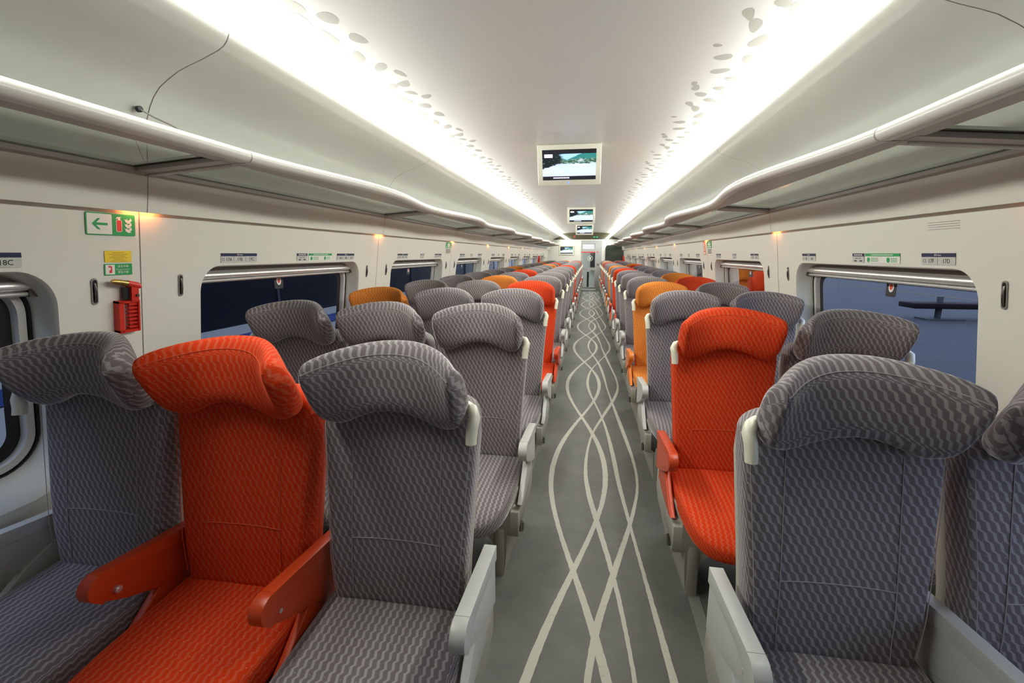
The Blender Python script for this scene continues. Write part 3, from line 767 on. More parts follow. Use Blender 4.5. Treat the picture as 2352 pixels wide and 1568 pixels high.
# ------------------------------------------------------------------ luggage racks
def lip_u(f): return .970 + .050 * math.cos(2 * PI * (f + .03))
def make_rack(side, straight=False, wave=True):
    t = thing('luggage_rack', '', 'rack', (0, 0, 0), 'luggage racks over the %s seats' % ('left' if side < 0 else 'right'))
    Lm = MOD; n = 28
    def S(u, y, z): return (side * u, y, z)
    ys = frange(0.004, Lm - .004, n)
    def lu(y): return 1.020 if straight else lip_u(y / Lm)
    r = MB(); r.tube([S(lu(y) + .022, y, 1.833) for y in ys], .023, 'rail_white', 16, ry=.0225)
    # small lower lip of the rail
    r.sweep([(0, 0), (1, 0)], ys, 'rail_white', lambda a, b, y: S(lu(y) + .012 + a * .03, y, 1.8115))
    rr = r.build('front_rail', t)
    j = MB(); j.tube([S(lu(0) + .022, .001, 1.833), S(lu(0) + .022, .010, 1.833)], .0238, 'rail_white', 16, ry=.0233); j.build('joint_ring', rr)
    fr = MB()
    ga = .055                                             # glass starts this far from the module end
    V = []; Fs = []
    for y in ys:
        V += [S(lu(y) + .020, y, 1.8115), S(1.122, y, 1.812), S(1.122, y, 1.832), S(lu(y) + .03, y, 1.838)]
    for i in range(len(ys) - 1):
        for a in range(4): Fs.append((i * 4 + a, i * 4 + (a + 1) % 4, i * 4 + 4 + (a + 1) % 4, i * 4 + 4 + a))
    fr.add(V, Fs, 'rack_frame')
    for y0, y1 in ((0.003, ga), (Lm - ga, Lm - .003)):
        fr.add([S(1.10, y0, 1.811), S(1.10, y1, 1.811), S(1.484, y1, 1.783), S(1.484, y0, 1.783), S(1.10, y0, 1.835), S(1.10, y1, 1.835), S(1.484, y1, 1.805), S(1.484, y0, 1.805)],
               [(0, 1, 2, 3), (4, 7, 6, 5), (0, 4, 5, 1), (2, 6, 7, 3), (1, 5, 6, 2), (0, 3, 7, 4)], 'rack_frame')
    fr.build('frame', t)
    bm_ = MB(); bm_.tube([S(1.12, .012, 1.808), S(1.46, .012, 1.781)], .006, 'rail_white', 8, ry=.006); bm_.build('cross_beam', t)
    wr = MB(); wr.add([S(1.460, .003, 1.783), S(1.484, .003, 1.778), S(1.484, Lm - .003, 1.778), S(1.460, Lm - .003, 1.783), S(1.460, .003, 1.80), S(1.460, Lm - .003, 1.80)],
                      [(0, 1, 2, 3), (0, 3, 5, 4)], 'rack_frame'); wr.build('wall_rail', t)
    g = MB(); GV = [S(1.122, ga, 1.826), S(1.122, Lm - ga, 1.826), S(1.462, Lm - ga, 1.800), S(1.462, ga, 1.800), S(1.122, ga, 1.832), S(1.122, Lm - ga, 1.832), S(1.462, Lm - ga, 1.806), S(1.462, ga, 1.806)]
    g.add(GV, [(0, 3, 2, 1)], 'shelf_glass'); g.add(GV, [(0, 1, 5, 4), (3, 7, 6, 2), (0, 4, 7, 3), (1, 2, 6, 5)], 'black')
    g.build('glass_shelf', t)
    gk = MB()
    def strip(p, q, w, dx, dy): gk.add([S(*p), S(*q), S(q[0] + dx, q[1] + dy, q[2]), S(p[0] + dx, p[1] + dy, p[2])], [(0, 1, 2, 3)], 'black')
    strip((1.456, ga, 1.7990), (1.456, Lm - ga, 1.7990), 0, .006, 0)
    strip((1.122, Lm - ga - .007, 1.8250), (1.462, Lm - ga - .007, 1.7990), 0, 0, .007)
    gk.build('gasket', t)
    return t
RN = ['nearest', 'second', 'third', 'fourth', 'fifth', 'sixth', 'seventh', 'eighth', 'ninth']
for side in (-1, 1):
    nm = 'left' if side < 0 else 'right'
    s0 = make_rack(side, True); s0.location = (XC, 1.6305 - MOD, .006)
    s0['label'] = 'straight-edged glass luggage rack section nearest the camera on the %s' % nm
    proto = None
    for j in range(0, 8):
        t = proto if proto is None and False else (make_rack(side) if proto is None else copy_tree(proto))
        if proto is None: proto = t
        t.location = (XC, 1.6305 + MOD * j, .006)
        t['label'] = 'wavy-edged glass luggage rack section, %s along the %s side' % (RN[j + 1], nm)
# thin latch rod left sticking out above the first left rack
r = MB(); r.tube([(0, 0, 0), (.045, .012, -.026), (.10, .028, -.052), (.13, .04, -.075)], .0032, 'rail_white', 8)
r.cyl((-.004, 0, .002), 'x', .011, .014, 'black', 14)
tag(r.build('latch_rod', None, (X(-1, 1.425), 1.595, 2.006)), 'thin pale rod with black socket poking from the panel above left rack', 'rod')

# ------------------------------------------------------------------ ceiling TVs
def make_tv(mount=True):
    t = thing('ceiling_monitor', '', 'screen', (0, 0, 0), 'monitors hanging along the aisle')
    w, h, d = .268, .170, .03
    b = MB()
    b.rbox(-w, w, 0, d, -h, h, 'tv_body', .006, 2)
    bz = [(-w + .038, w - .038, -h + .052, h - .036)]
    body = b.build('body', t)
    x0, x1, z0, z1 = -.226, .226, -.122, .132
    s = MB(); s.add([(x0, -.0008, z0), (x1, -.0008, z0), (x1, -.0008, z1), (x0, -.0008, z1)], [(0, 1, 2, 3)], 'tv_picture', [(0, 0), (1, 0), (1, 1), (0, 1)])
    sc = s.build('screen', t)
    q = MB(); q.add([(-.208, -.0015, .068), (-.138, -.0015, .068), (-.138, -.0015, .096), (-.208, -.0015, .096)], [(0, 1, 2, 3)], 'tv_badge'); q.build('channel_badge', sc)
    q = MB()
    for k in range(9): q.add([(-.135 + k * .0155, -.0015, -.108), (-.1225 + k * .0155, -.0015, -.108), (-.1225 + k * .0155, -.0015, -.098), (-.135 + k * .0155, -.0015, -.098)], [(0, 1, 2, 3)], 'tv_text')
    q.build('caption', sc)
    l = MB(); l.cyl((-.005, -.001, -.145), 'y', .008, .004, 'led_blue', 14); l.build('power_light', t)
    return t
tvp = make_tv(); tl = math.radians(27)
tvn = ['nearest monitor hanging from the ceiling, showing a river valley', 'middle monitor hanging from the ceiling over the aisle', 'farthest of the three monitors hanging from the ceiling']
for i in range(3):
    t = tvp if i == 0 else copy_tree(tvp)
    t.location = (-.201, 4.235 + 5.4096 * i, 2.232); t.rotation_euler = (tl, 0, 0); t['label'] = tvn[i]
    br = MB(); br.box(-.20, .20, 3.99 - 3.93, .14, .02, .135, 'tv_body'); 
    hb = MB(); hb.rbox(-.19, .19, .03, .13, -.02, .17, 'tv_body', .004, 1); k_ = hb.build('ceiling_bracket', t)

# ------------------------------------------------------------------ seats
def superloft(mb, secs, m, n=36, ex=4.0, uvf=None, plane='xz', capends=True):
    """secs: list of (t, cx, cz, hx, hz_top, hz_bot, yshift fn) -> closed superelliptic sections"""
    V = []; UV = []; Fs = []
    for s in secs:
        for k in range(n):
            w = 2 * PI * k / n; c = math.cos(w); q = math.sin(w)
            a = math.copysign(abs(c) ** (2 / ex), c); b = math.copysign(abs(q) ** (2 / ex), q)
            P, U = s(a, b, w); V.append(P); UV.append(U)
    K = len(secs)
    for i in range(K - 1):
        for k in range(n):
            k2 = (k + 1) % n; Fs.append((i * n + k, i * n + k2, (i + 1) * n + k2, (i + 1) * n + k))
    if capends: Fs.append(tuple(range(n - 1, -1, -1))); Fs.append(tuple((K - 1) * n + k for k in range(n)))
    mb.add(V, Fs, m, UV)
def interp(tab, x):
    if x <= tab[0][0]: return tab[0][1]
    for (a, p), (b, q) in zip(tab, tab[1:]):
        if x <= b:
            t = (x - a) / (b - a); t = t * t * (3 - 2 * t) if False else t
            return p + (q - p) * t
    return tab[-1][1]
def mk_cushion(fab):
    mb = MB(); HW = [(-.505, .04), (-.500, .095), (-.490, .135), (-.47, .168), (-.44, .190), (-.40, .206), (-.34, .218), (-.25, .226), (-.1, .229), (.04, .229)]
    ZT = [(-.505, .372), (-.500, .388), (-.490, .402), (-.47, .418), (-.44, .434), (-.40, .446), (-.34, .455), (-.25, .460), (-.1, .466), (.04, .474)]
    ZB = [(-.505, .358), (-.500, .345), (-.490, .335), (-.47, .330), (-.40, .330), (.04, .340)]
    ys = [-.505, -.502, -.497, -.490, -.48, -.47, -.455, -.44, -.42, -.40, -.37, -.34, -.30, -.25, -.18, -.1, -.03, .04]
    secs = []
    for y in ys:
        hw, zt, zb = interp(HW, y), interp(ZT, y), interp(ZB, y); zc_ = (zt + zb) / 2; hz = (zt - zb) / 2
        def f(a, b, w, y=y, hw=hw, zc_=zc_, hz=hz):
            x = a * hw; dz = 0
            if b > 0: dz = .010 * (abs(a) ** 2 - .5) * min(1, (y + .5) / .2)      # slightly raised sides
            z = zc_ + b * hz + dz
            v = -y + max(0, .44 - z) * .9 if y < -.3 else -y
            return (x, y, z), (x + (0 if abs(a) < .97 else math.copysign((zc_ + hz - z), a)) + .03 * v, v)
        secs.append(f)
    superloft(mb, secs, fab, 44, 4.2)
    return mb
def yfront(z): return interp([(.44, -.012), (.50, .000), (.60, .002), (.72, .016), (.85, .034), (1.0, .055), (1.10, .070)], z)
def mk_back(fab):
    mb = MB(); HW = [(.455, .193), (.47, .198), (.50, .203), (.60, .210), (.72, .217), (.85, .226), (.95, .233), (1.00, .236), (1.03, .233), (1.05, .226), (1.065, .212), (1.078, .185), (1.084, .15)]
    zs = [.455, .458, .465, .48, .52, .58, .65, .72, .79, .86, .93, .98, 1.01, 1.03, 1.045, 1.058, 1.068, 1.076, 1.081, 1.084]
    secs = []
    for i, z in enumerate(zs):
        hw = interp(HW, z); T = .100
        if i < 3: sh = [.022, .010, .003][i]
        elif i > len(zs) - 6: sh = [.003, .008, .015, .024, .036][i - (len(zs) - 5)]
        else: sh = 0
        yf = yfront(z) + sh; yb = yfront(z) + T - sh * .6
        def f(a, b, w, z=z, hw=hw, yf=yf, yb=yb):
            x = a * hw; y = (yf + yb) / 2 + (-b) * (yb - yf) / 2
            if b > 0: y += -.014 * (min(1, abs(a)) ** 3) + .004      # side bolsters come forward
            du = 0 if abs(a) < .97 else math.copysign(y - yf, a)
            return (x, y, z), (x + du + .64 * (z - .4), z)
        secs.append(f)
    superloft(mb, secs, fab, 48, 5.0)
    def surf(x, z):
        hw = interp(HW, z); a = min(1, abs(x) / hw); return yfront(z) - .014 * a ** 3 + .004 - .0003
    for sx in (-.135, .135):
        mb.tube([(sx, surf(sx, z), z) for z in frange(.48, 1.0, 16)], .0012, fab, 5, cap=False)
    mb.tube([(x, surf(x, .662), .662 + .004 * (1 - (x / .13) ** 2)) for x in frange(-.134, .134, 8)], .0016, fab, 5, cap=False)
    for sx in (-1, 1):
        mb.tube([(sx * (interp(HW, z) - .012), yfront(z) - .0065, z) for z in frange(.50, 1.0, 14)], .0010, fab, 5, cap=False)
    return mb
ZTH = [(0, 1.246), (.05, 1.2445), (.10, 1.240), (.15, 1.231), (.18, 1.222), (.20, 1.213), (.212, 1.205), (.222, 1.196), (.230, 1.184), (.235, 1.170), (.238, 1.155)]
ZBH = [(0, 1.056), (.05, 1.051), (.10, 1.035), (.13, 1.021), (.155, 1.011), (.17, 1.009), (.19, 1.012), (.205, 1.020), (.216, 1.031), (.226, 1.050), (.233, 1.075), (.238, 1.105)]
def head_y0(x):
    a = abs(x); e = interp([(.200, 0), (.214, .005), (.224, .016), (.231, .032), (.238, .052)], a); a = min(a, .208)
    return .012 - .078 * (a / .208) ** 2.8 + e
def head_yf(x, z):
    a = min(abs(x), .215) / .2; return head_y0(x) + (.24 - .66 * a * a) * (z - 1.13)
TKH = [(0, .088), (.1, .092), (.16, .100), (.19, .104), (.205, .102), (.216, .093), (.224, .078), (.231, .055), (.235, .036), (.238, .018)]
def mk_head(fab):
    mb = MB(); xs = [-.238, -.2365, -.233, -.228, -.221, -.213, -.204, -.193, -.18, -.165, -.15, -.13, -.11, -.09, -.07, -.05, -.025, 0]
    xs = xs + [-x for x in xs[-2::-1]]
    secs = []
    for x in xs:
        ax = abs(x); zt, zb = interp(ZTH, ax), interp(ZBH, ax)
        Tk = interp(TKH, ax)
        def f(a, b, w, x=x, zt=zt, zb=zb, Tk=Tk):
            z = (zt + zb) / 2 + b * (zt - zb) / 2
            if b > 0: z -= .026 * max(0, -a) ** 1.5 * b * b
            yf = head_yf(x, z) + (.238 - 0) * 0
            y = yf + Tk / 2 + a * Tk / 2
            yc_ = head_yf(x, 1.13)
            # arclength like uv
            sx = x + math.copysign(max(0, abs(x) - .12) ** 1.5 * 1.2, x)
            if a < -.9: v = z
            elif b > 0: v = zt + (y - yf)
            else: v = zb - (y - yf)
            return (x * .95, y, z), (sx * .95 + .58 * (v - .4), v)
        secs.append(f)
    superloft(mb, secs, fab, 40, 3.1)
    pts = []
    for x in frange(-.222, .222, 30):
        ax = abs(x); zt, zb = interp(ZTH, ax), interp(ZBH, ax); z = zt - .030 - .006 * (ax / .22) ** 2
        Tk = interp(TKH, ax)
        w_ = math.radians(135); a = -abs(math.cos(w_)) ** (2 / 3.1); b = -a
        z = (zt + zb) / 2 + b * (zt - zb) / 2 - .026 * (-a) ** 1.5 * b * b
        pts.append((x * .95, head_yf(x, z) + Tk / 2 + a * Tk / 2 - .0004, z + .0004))
    mb.tube(pts, .0014, fab, 5, cap=False)
    return mb
def mk_shell(pl):
    mb = MB(); secs = []
    for z, hw, th in [(.40, .185, .02), (.42, .196, .04), (.50, .201, .055), (.60, .2075, .055), (.72, .2145, .055), (.85, .2225, .055), (.95, .228, .055), (1.00, .225, .05), (1.03, .205, .04), (1.05, .15, .02)]:
        yb = yfront(min(z, 1.08)) + .066
        def f(a, b, w, z=z, hw=hw, th=th, yb=yb): return (a * hw, yb + th / 2 - b * th / 2, z), (0, 0)
        secs.append(f)
    superloft(mb, secs, pl, 28, 6)
    # folded table back of the shell
    mb.rbox(-.17, .17, .145, .160, .62, .86, pl, .006, 2)
    return mb
def arm_poly():
    body = [(.105, .606), (-.190, .634)]
    c = (-.202, .598); 
    for k in range(9):
        a = math.radians(72 + k * 19); body.append((c[0] + .038 * math.cos(a), c[1] + .038 * math.sin(a)))
    body += [(-.190, .545), (-.150, .520), (-.06, .478), (.03, .440), (.105, .415)]
    return body
def mk_arm(pl):
    mb = MB(); P = arm_poly()
    mb.prism(P, 'x', -.0150, .0150, pl, .006, 3)
    cap = [(.108, .609), (-.190, .637)]
    c = (-.202, .5985)
    for k in range(9):
        a = math.radians(72 + k * 17.5); cap.append((c[0] + .0395 * math.cos(a), c[1] + .0395 * math.sin(a)))
    cap += [(-.212, .553), (-.190, .560), (-.178, .585), (-.13, .590), (.0, .578), (.108, .562)]
    mb.prism(cap, 'x', -.0190, .0190, pl, .006, 3)
    return mb
def mk_trim(pl):
    mb = MB(); P = [(.10, .50), (.03, .52), (-.02, .50), (-.06, .478), (-.10, .445), (-.15, .405), (-.20, .372), (-.24, .350), (-.20, .340), (-.10, .34), (.10, .35)]
    mb.prism(P, 'x', -.012, .012, pl, .003, 2)
    return mb
def mk_grab(s):
    """grab handle on the outer shoulder (s = +1 right, -1 left)"""
    mb = MB(); pts = [(s * .196, .075, 1.052), (s * .214, .060, 1.066), (s * .232, .034, 1.068), (s * .243, .016, 1.055), (s * .2395, .006, 1.033), (s * .2365, .004, 1.006), (s * .2365, .000, .985)]
    rs = [.013, .015, .0165, .0165, .016, .0155, .0145]
    mb.tube(pts, rs, 'plastic_ivory', 14, ry=.019)
    return mb
def mk_base(kind, s):
    """kind 'aisle' (s = outer side), 'plain', 'wall'"""
    mb = MB()
    mb.rbox(-.250, .250, -.235, .10, .225, .338, 'base_beige', .006, 1)
    mb.rbox(-.250, .250, -.262, -.235, .200, .325, 'base_beige', .004, 1)
    def leg(x0, x1):
        mb.prism([(-.272, 0), (-.268, .20), (-.25, .30), (.10, .30), (.06, 0)], 'x', x0, x1, 'base_beige', .004, 1)
    if kind == 'plain': leg(-.02, .02)
    if kind == 'wall': leg(min(s * .12, s * .17), max(s * .12, s * .17))
    if kind == 'aisle':
        a, b = sorted((s * .135, s * .182)); leg(a, b)
        # archway brace between leg and beam
        pts = []
        for k in range(9):
            an = math.radians(90 * k / 8); pts.append((s * (.135 - .07 * (1 - math.cos(an))), .13 + .07 * math.sin(an)))
        poly = [(s * .137, .13)] + pts[1:] + [(s * .065, .21), (s * .137, .21)]
        mb.prism(poly, 'y', -.262, -.23, 'base_beige')
    return mb
def mk_cover(s):
    """bulging side cover of the aisle seat base"""
    mb = MB()
    def blade(levels, m):
        V = []; Fs = []; n = 12
        for z, xf, xb in levels:
            for k in range(n):
                t = k / (n - 1); y = -.262 + t * .42; bul = math.sin(PI * min(1, t * .62 + .02)) ; x = xf + (xb - xf) * bul
                V.append((s * x, y, z))
            for k in range(n - 1, -1, -1):
                t = k / (n - 1); y = -.262 + t * .42; V.append((s * (xf - .035), y, z))
        N2 = 2 * n; K = len(levels)
        for i in range(K - 1):
            for k in range(N2): k2 = (k + 1) % N2; Fs.append((i * N2 + k, i * N2 + k2, (i + 1) * N2 + k2, (i + 1) * N2 + k))
        Fs.append(tuple(range(N2))); Fs.append(tuple((K - 1) * N2 + k for k in range(N2)))
        bm = bmesh.new(); vv = [bm.verts.new(v) for v in V]
        for f in Fs: bm.faces.new([vv[i] for i in f])
        bmesh.ops.recalc_face_normals(bm, faces=bm.faces[:]); mb.addbm(bm, m)
    blade([(0, .180, .192), (.06, .186, .214), (.12, .190, .230), (.20, .192, .240), (.245, .193, .242)], 'base_beige')
    blade([(.215, .206, .254), (.26, .208, .262), (.33, .208, .264), (.385, .206, .262), (.390, .203, .258)], 'base_beige')
    return mb
def mk_lever(s):
    mb = MB(); mb.tube([(s * .228, -.170, .205), (s * .246, -.150, .190)], .004, 'steel_dark', 8)
    mb.tube([(s * .247, -.175, .178), (s * .247, -.175, .222)], .014, 'steel_dark', 14)
    for k in range(5):
        a = math.radians(k * 72); mb.box(s * .247 + .0135 * math.cos(a) - .002, s * .247 + .0135 * math.cos(a) + .002, -.175 + .0135 * math.sin(a) - .002, -.175 + .0135 * math.sin(a) + .002, .180, .220, 'steel')
    return mb
FAB = {'g': 'fabric_grey', 'r': 'fabric_red', 'o': 'fabric_orange'}
PLA = {'g': 'plastic_grey', 'r': 'plastic_red', 'o': 'plastic_orange'}
SHE = {'g': 'shell_beige', 'r': 'plastic_red', 'o': 'plastic_orange'}
ARMS = {'A': (-1,), 'B': (-1, 1), 'C': (1,), 'D': (-1,), 'F': (-1, 1)}
GRAB = {'A': -1, 'C': 1, 'D': -1, 'F': 1}
SX = {'A': -1.552, 'B': -1.046, 'C': -.540, 'D': .643, 'F': 1.149}
ARMX = {'A-1': -.262, 'B-1': -.253, 'B1': .253, 'C1': .2625, 'D-1': -.261, 'F-1': -.253, 'F1': .262}
_me = {}
def shared(name, key, fn, parent, loc=(0, 0, 0)):
    if key not in _me:
        mb = fn(); mb.v = [(q[0], q[1] * 1.10, q[2]) for q in mb.v]      # seat depth
        o = mb.build(name, parent, loc, sharp=55); _me[key] = o.data; return o
    o = bpy.data.objects.new(name, _me[key]); COL.objects.link(o); o.parent = parent; o.location = loc
    return o
def make_seat(pos, colr):
    t = thing('passenger_seat', '', 'seat', (0, 0, 0))
    pl = PLA[colr]
    shared('seat_cushion', 'cu' + colr, lambda: mk_cushion(FAB[colr]), t)
    shared('backrest', 'ba' + colr, lambda: mk_back(FAB[colr]), t)
    shared('headrest', 'he' + colr, lambda: mk_head(FAB[colr]), t)
    shared('back_shell', 'sh' + colr, lambda: mk_shell(SHE[colr]), t)
    for s in ARMS[pos]:
        a = shared('armrest', 'ar' + colr, lambda: mk_arm(pl), t, (ARMX[pos + str(s)], 0, 0))
        if colr != 'g': a['label'] = 'armrest in %s plastic' % {'r': 'red', 'o': 'orange'}[colr]
        def sc(sgn=s):
            m = MB(); m.cyl((0, -.172, .567), 'x', .0095, .038, 'alu', 16); m.cyl((0, -.172, .567), 'x', .006, .044, 'alu', 16); return m
        # round metal button near the front of the armrest's inner face
        shared('armrest_button', 'bt', lambda: sc(), a, (-.0045 * s, 0, 0))
        shared('armrest_bracket', 'tr' + colr, lambda: mk_trim(pl), t, (s * .2505, 0, 0))
    if pos in GRAB: shared('grab_handle', 'gr%d' % GRAB[pos], lambda: mk_grab(GRAB[pos]), t)
    kind = {'A': 'wall', 'B': 'plain', 'C': 'aisle', 'D': 'aisle', 'F': 'wall'}[pos]
    s = {'A': 1, 'B': 1, 'C': 1, 'D': -1, 'F': -1}[pos]
    b = shared('seat_base', 'bs%s%d' % (kind, s), lambda: mk_base(kind, s), t)
    if kind == 'aisle':
        shared('side_cover', 'cv%d' % s, lambda: mk_cover(s), t)
        shared('turning_lever', 'lv%d' % s, lambda: mk_lever(s), t)
    return t
SPECIAL = {'A': {3: 'o', 9: 'o', 14: 'o'}, 'B': {1: 'r', 5: 'o', 7: 'r', 11: 'o', 13: 'r', 18: 'o'}, 'C': {4: 'r', 10: 'r', 16: 'r'},
           'D': {2: 'r', 4: 'o', 8: 'r', 10: 'o', 14: 'r', 16: 'o'}, 'F': {5: 'r', 6: 'o', 11: 'r', 12: 'o', 17: 'r'}}
ORD = ['', 'front', 'second', 'third', 'fourth', 'fifth', 'sixth', 'seventh', 'eighth', 'ninth', 'tenth', 'eleventh', 'twelfth', 'thirteenth', 'fourteenth', 'fifteenth', 'sixteenth', 'seventeenth', 'last']
WHERE = {'A': 'window seat of the left bench', 'B': 'middle seat of the left bench', 'C': 'aisle seat of the left bench', 'D': 'aisle seat of the right bench', 'F': 'window seat of the right bench'}
CN = {'g': 'grey', 'r': 'red', 'o': 'orange'}
protos = {}
for pos in 'ABCDF':
    for row in range(1, 19):
        c = SPECIAL[pos].get(row, 'g'); key = pos + c
        if key not in protos: t = protos[key] = make_seat(pos, c)
        else: t = copy_tree(protos[key])
        t.location = (SX[pos], ROWY + ROWP * (row - 1), 0)
        t['label'] = '%s patterned %s in the %s row from the camera' % (CN[c], WHERE[pos], ORD[row])
        t['group'] = '%s seats of the %s bench' % (CN[c], 'left' if pos in 'ABC' else 'right')

# ------------------------------------------------------------------ far end partition
DX0, DX1 = -.39, .47
w = MB(); zt = 2.085
w.box(XC - 1.80, DX0, YB, YB + .05, 0, zt, 'panel_white'); w.box(DX1, XC + 1.80, YB, YB + .05, 0, zt, 'panel_white')
w.box(XC - 1.80, XC - 1.45, YB, YB + .05, zt, 2.4, 'panel_white'); w.box(XC + 1.45, XC + 1.80, YB, YB + .05, zt, 2.4, 'panel_white')
structure(w.build('wall_back'), 'cream end partition with glass door')
w = MB(); w.box(XC - 1.46, XC + 1.46, YB - .02, YB, zt - .02, zt + .012, 'alu'); structure(w.build('trim_5'), 'thin metal bar across the end partition')
g = MB()
tp = [(-1.45, zt + .012), (1.45, zt + .012)] + [(u, z) for u, z in BIN[::-1] if z > zt + .02] + [(u, zc(u)) for u in frange(1.02, -1.02, 24)] + [(-u, z) for u, z in BIN if z > zt + .02]
g.add([(XC + p[0], YB + .002, p[1]) for p in tp], [tuple(range(len(tp)))], 'olive_glass')
g.add([(XC + p[0], YB + .03, p[1]) for p in tp], [tuple(range(len(tp)))], 'olive_glass')
tag(g.build('transom_glass'), 'dark olive glass arch above the end partition', 'glass')
q = MB(); q.rbox(.28, .58, YB - .015, YB + .0, 2.17, 2.25, 'black', .004, 1)
t_ = thing('route_display', 'small black display with green characters in the glass arch', 'display', (.2, YB - .01, 2.20))
q = MB(); q.box(-.12, .12, -.01, .008, -.045, .045, 'black'); q.build('housing', t_)
q = MB()
for k in (-1, 1):
    for r_ in range(2): q.box(k * .055 - .035, k * .055 + .035, -.013, -.0105, -.022 + r_ * .026, -.004 + r_ * .026, 'led_green')
q.build('characters', t_)
q = MB(); q.cyl((0, 0, 0), 'y', .035, .012, 'led_red', 16); tag(q.build('red_indicator', None, (-.68, YB - .008, 2.22)), 'round red indicator in the left half of the glass arch', 'light')
# wall monitor
t = thing('wall_monitor', 'monitor set into the end partition left of the door', 'screen', (-1.0, YB - .03, 1.665))
b = MB(); b.rbox(-.33, .33, 0, .03, -.21, .19, 'tv_body', .008, 1); b.build('body', t)
s = MB(); s.add([(-.262, -.002, -.145), (.262, -.002, -.145), (.262, -.002, .145), (-.262, -.002, .145)], [(0, 1, 2, 3)], 'tv_picture', [(0, 0), (1, 0), (1, 1), (0, 1)]); s = s.build('screen', t)
l = MB(); l.cyl((0, -.002, -.178), 'y', .012, .006, 'led_blue', 12); l.build('power_light', t)
# dark window on the right half of the partition
pr = rrect(.62, 1.40, .95, 1.86, .10, 6)
g = MB(); V = [(p[0], YB - .06, p[1]) for p in pr] + [(p[0], YB - .002, p[1]) for p in pr]; n = len(pr)
g.add(V, [tuple(range(n))] + [(i, (i + 1) % n, n + (i + 1) % n, n + i) for i in range(n)], 'dark_glass')
tag(g.build('dark_glass_cabinet'), 'dark glossy rounded glass cabinet right of the end door', 'cabinet')
# glass door
d = bpy.data.objects.new('door_1', None); COL.objects.link(d); d.location = (0, YB + .02, 0); d['kind'] = 'structure'; d['label'] = 'glass sliding door with metal frame and red band'
f = MB()
f.box(DX0, DX0 + .07, 0, .04, .02, 2.06, 'door_metal'); f.box(.26, DX1, 0, .045, .0, 2.06, 'door_metal'); f.box(.20, .27, -.01, .04, .02, 2.06, 'door_metal')
f.box(DX0 + .07, .20, 0, .04, 1.93, 2.06, 'door_metal'); f.box(DX0 + .07, .20, 0, .04, .02, .12, 'door_metal'); f.box(DX0 + .07, .20, 0, .04, .83, .93, 'door_metal')
f.box(DX0 + .07, .20, 0, .04, 1.60, 1.72, 'door_metal'); f.build('door_frame', d)
g = MB(); g.box(DX0 + .07, .20, .015, .022, .12, 1.93, 'door_glass'); g.build('glass_pane', d)
b = MB(); b.box(DX0, .33, -.008, -.004, 1.555, 1.60, 'red_band'); b.build('red_band', d)
l = MB(); cx, cz = .0, 1.32
def arc(mb, cx, cz, r, a0, a1, w, n=24):
    V = []; Fs = []
    for k in range(n + 1):
        a = math.radians(a0 + (a1 - a0) * k / n)
        for rr in (r - w / 2, r + w / 2): V.append((cx + rr * math.cos(a), -.006, cz + rr * math.sin(a)))
        if k: i = 2 * k; Fs.append((i - 2, i - 1, i + 1, i))
    mb.add(V, Fs, 'sign_white')
arc(l, cx, cz, .105, 0, 360, .014)
arc(l, cx, cz + .075, .05, 200, 340, .02); arc(l, cx, cz - .075, .05, 20, 160, .02)
l.box(cx - .009, cx + .009, -.007, -.005, cz - .06, cz + .06, 'sign_white'); l.box(cx - .035, cx + .035, -.007, -.005, cz - .009, cz + .009, 'sign_white')
l.build('round_emblem', d)
v = MB(); v.rbox(.29, .36, -.02, 0, 1.02, 1.10, 'steel_dark', .004, 1); v.build('door_switch', d)
w = MB(); w.box(XC - 1.0, XC + 1.2, YB + .05, YB + 2.6, -.06, 0, 'vestibule_grey')
structure(w.build('floor_vestibule') if False else w.build('trim_6'), 'vestibule floor beyond the glass door')
w = MB(); w.box(XC - 1.0, XC - .95, YB + .05, YB + 2.6, 0, 2.3, 'vestibule_grey'); w.box(XC + 1.15, XC + 1.2, YB + .05, YB + 2.6, 0, 2.3, 'vestibule_grey')
w.box(XC - 1.0, XC + 1.2, YB + 2.6, YB + 2.65, 0, 2.3, 'vestibule_grey'); w.box(XC - 1.0, XC + 1.2, YB + .05, YB + 2.6, 2.3, 2.33, 'panel_white')
structure(w.build('trim_7'), 'grey vestibule walls beyond the glass door')
t = thing('vestibule_light', 'striped white light panel seen through the top of the door', 'light', (-.12, YB + 2.56, 1.86))
w = MB(); w.box(-.36, .36, 0, .04, -.20, .14, 'rail_white'); w.build('housing', t)
for k in range(3): w = MB(); w.box(-.28, .28, -.012, 0, -.13 + k * .08, -.08 + k * .08, 'panel_light'); w.build('tube', t)
t = thing('vestibule_fill_light', 'added square fill light under the vestibule ceiling, hidden from view', 'lamp', (-.1, YB + 1.0, 2.27))  # unseen light added to brighten the vestibule behind the door
w = MB(); w.box(-.42, .42, -.42, .42, .006, .03, 'rail_white'); w.build('housing', t)
w = MB(); w.box(-.38, .38, -.38, .38, 0, .006, 'strip_light'); w.build('diffuser', t)
w = MB(); w.rbox(-.11, .11, 0, .4, .9, 1.62, 'black', .02, 2); o_ = tag(w.build('equipment_cabinet', None, (.12, YB + 2.2, 0)), 'black equipment cabinet hanging on the vestibule wall behind the door', 'cabinet')
w = MB(); w.tube([(0, 0, .0), (0, 0, .72)], .045, 'stand_in_dark', 12); w.rbox(-.05, .16, -.12, .0, 0, .05, 'stand_in_dark', .01, 2)
tag(w.build('dark_stand_in', None, (-.08, YB + 1.0, 0)), 'dark upright stand-in shape with a foot behind the lower door glass', 'post')  # invented upright in place of an unclear dark shape in the door glass
# unseen wall behind the camera, grey to cut bounced light on front seats
w = MB(); w.box(XC - 1.80, XC + 1.80, YA - .05, YA, 0, 2.4, 'end_grey'); structure(w.build('wall_front'), 'dark grey end wall behind the camera')
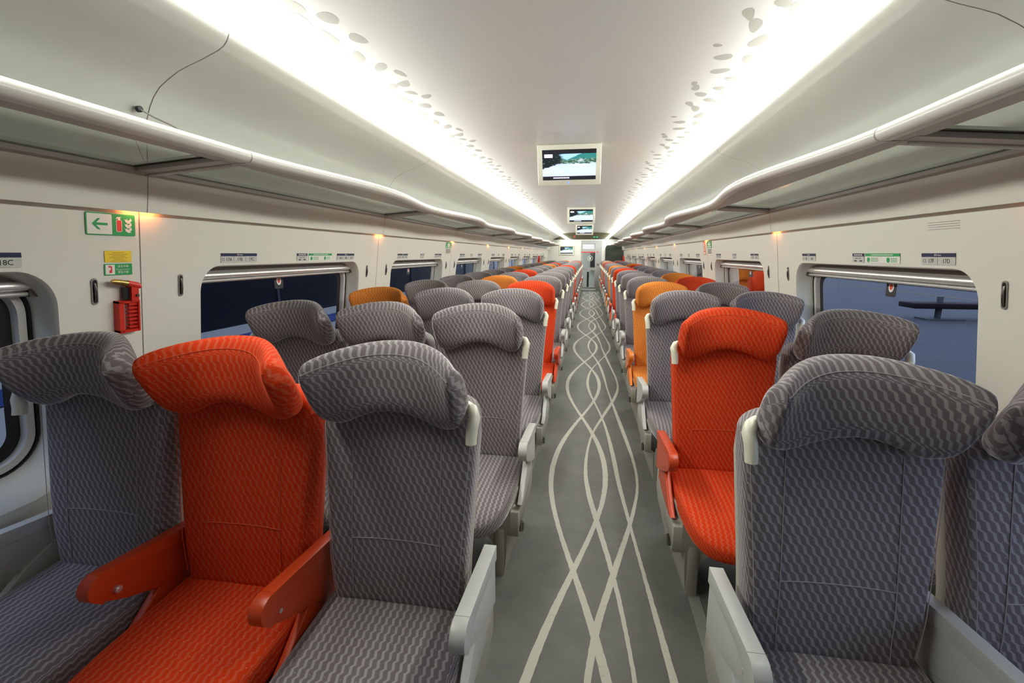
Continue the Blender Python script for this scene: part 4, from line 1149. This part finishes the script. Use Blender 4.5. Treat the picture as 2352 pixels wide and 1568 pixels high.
# red extinguisher case far on the left wall and one on the right
for side, yy, lb in ((-1, 16.6, 'red fire equipment case between far windows on the left wall'), (1, 20.15, 'red fire equipment case at the far end of the right wall')):
    w = MB(); xx = uw(1.25)
    w.rbox(-.04, .04, -.05, .05, -.14, .14, 'hammer_red', .012, 2)
    tag(w.build('fire_equipment_case', None, (X(side, xx - .042), yy, 1.30)), lb, 'case')

# ------------------------------------------------------------------ outside
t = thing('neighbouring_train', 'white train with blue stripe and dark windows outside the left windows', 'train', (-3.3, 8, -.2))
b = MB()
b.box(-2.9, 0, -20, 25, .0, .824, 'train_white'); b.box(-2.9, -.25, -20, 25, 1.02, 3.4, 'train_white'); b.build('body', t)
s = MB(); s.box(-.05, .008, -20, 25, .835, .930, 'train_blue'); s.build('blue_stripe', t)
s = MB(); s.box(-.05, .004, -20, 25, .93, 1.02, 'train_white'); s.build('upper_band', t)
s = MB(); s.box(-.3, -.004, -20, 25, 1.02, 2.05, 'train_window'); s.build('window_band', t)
s = MB()
for k in range(12): s.box(-.02, .012, -19 + k * 3.9, -18.985 + k * 3.9, 1.02, 2.05, 'post_grey')
s.build('window_bars', t)
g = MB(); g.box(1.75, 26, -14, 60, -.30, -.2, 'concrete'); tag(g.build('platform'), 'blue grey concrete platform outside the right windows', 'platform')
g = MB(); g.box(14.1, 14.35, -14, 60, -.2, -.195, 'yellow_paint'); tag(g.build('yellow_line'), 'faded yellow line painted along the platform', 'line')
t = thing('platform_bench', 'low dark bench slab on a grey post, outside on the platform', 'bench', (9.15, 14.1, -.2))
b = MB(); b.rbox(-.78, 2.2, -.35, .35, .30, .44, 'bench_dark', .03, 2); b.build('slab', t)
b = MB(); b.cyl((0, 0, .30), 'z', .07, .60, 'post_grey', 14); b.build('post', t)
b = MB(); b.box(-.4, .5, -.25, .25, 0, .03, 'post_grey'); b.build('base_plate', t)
g = MB(); g.box(-9, -1.95, -14, 45, -1.2, -1.1, 'concrete'); tag(g.build('track_bed'), 'dark track bed below the neighbouring train', 'ground')
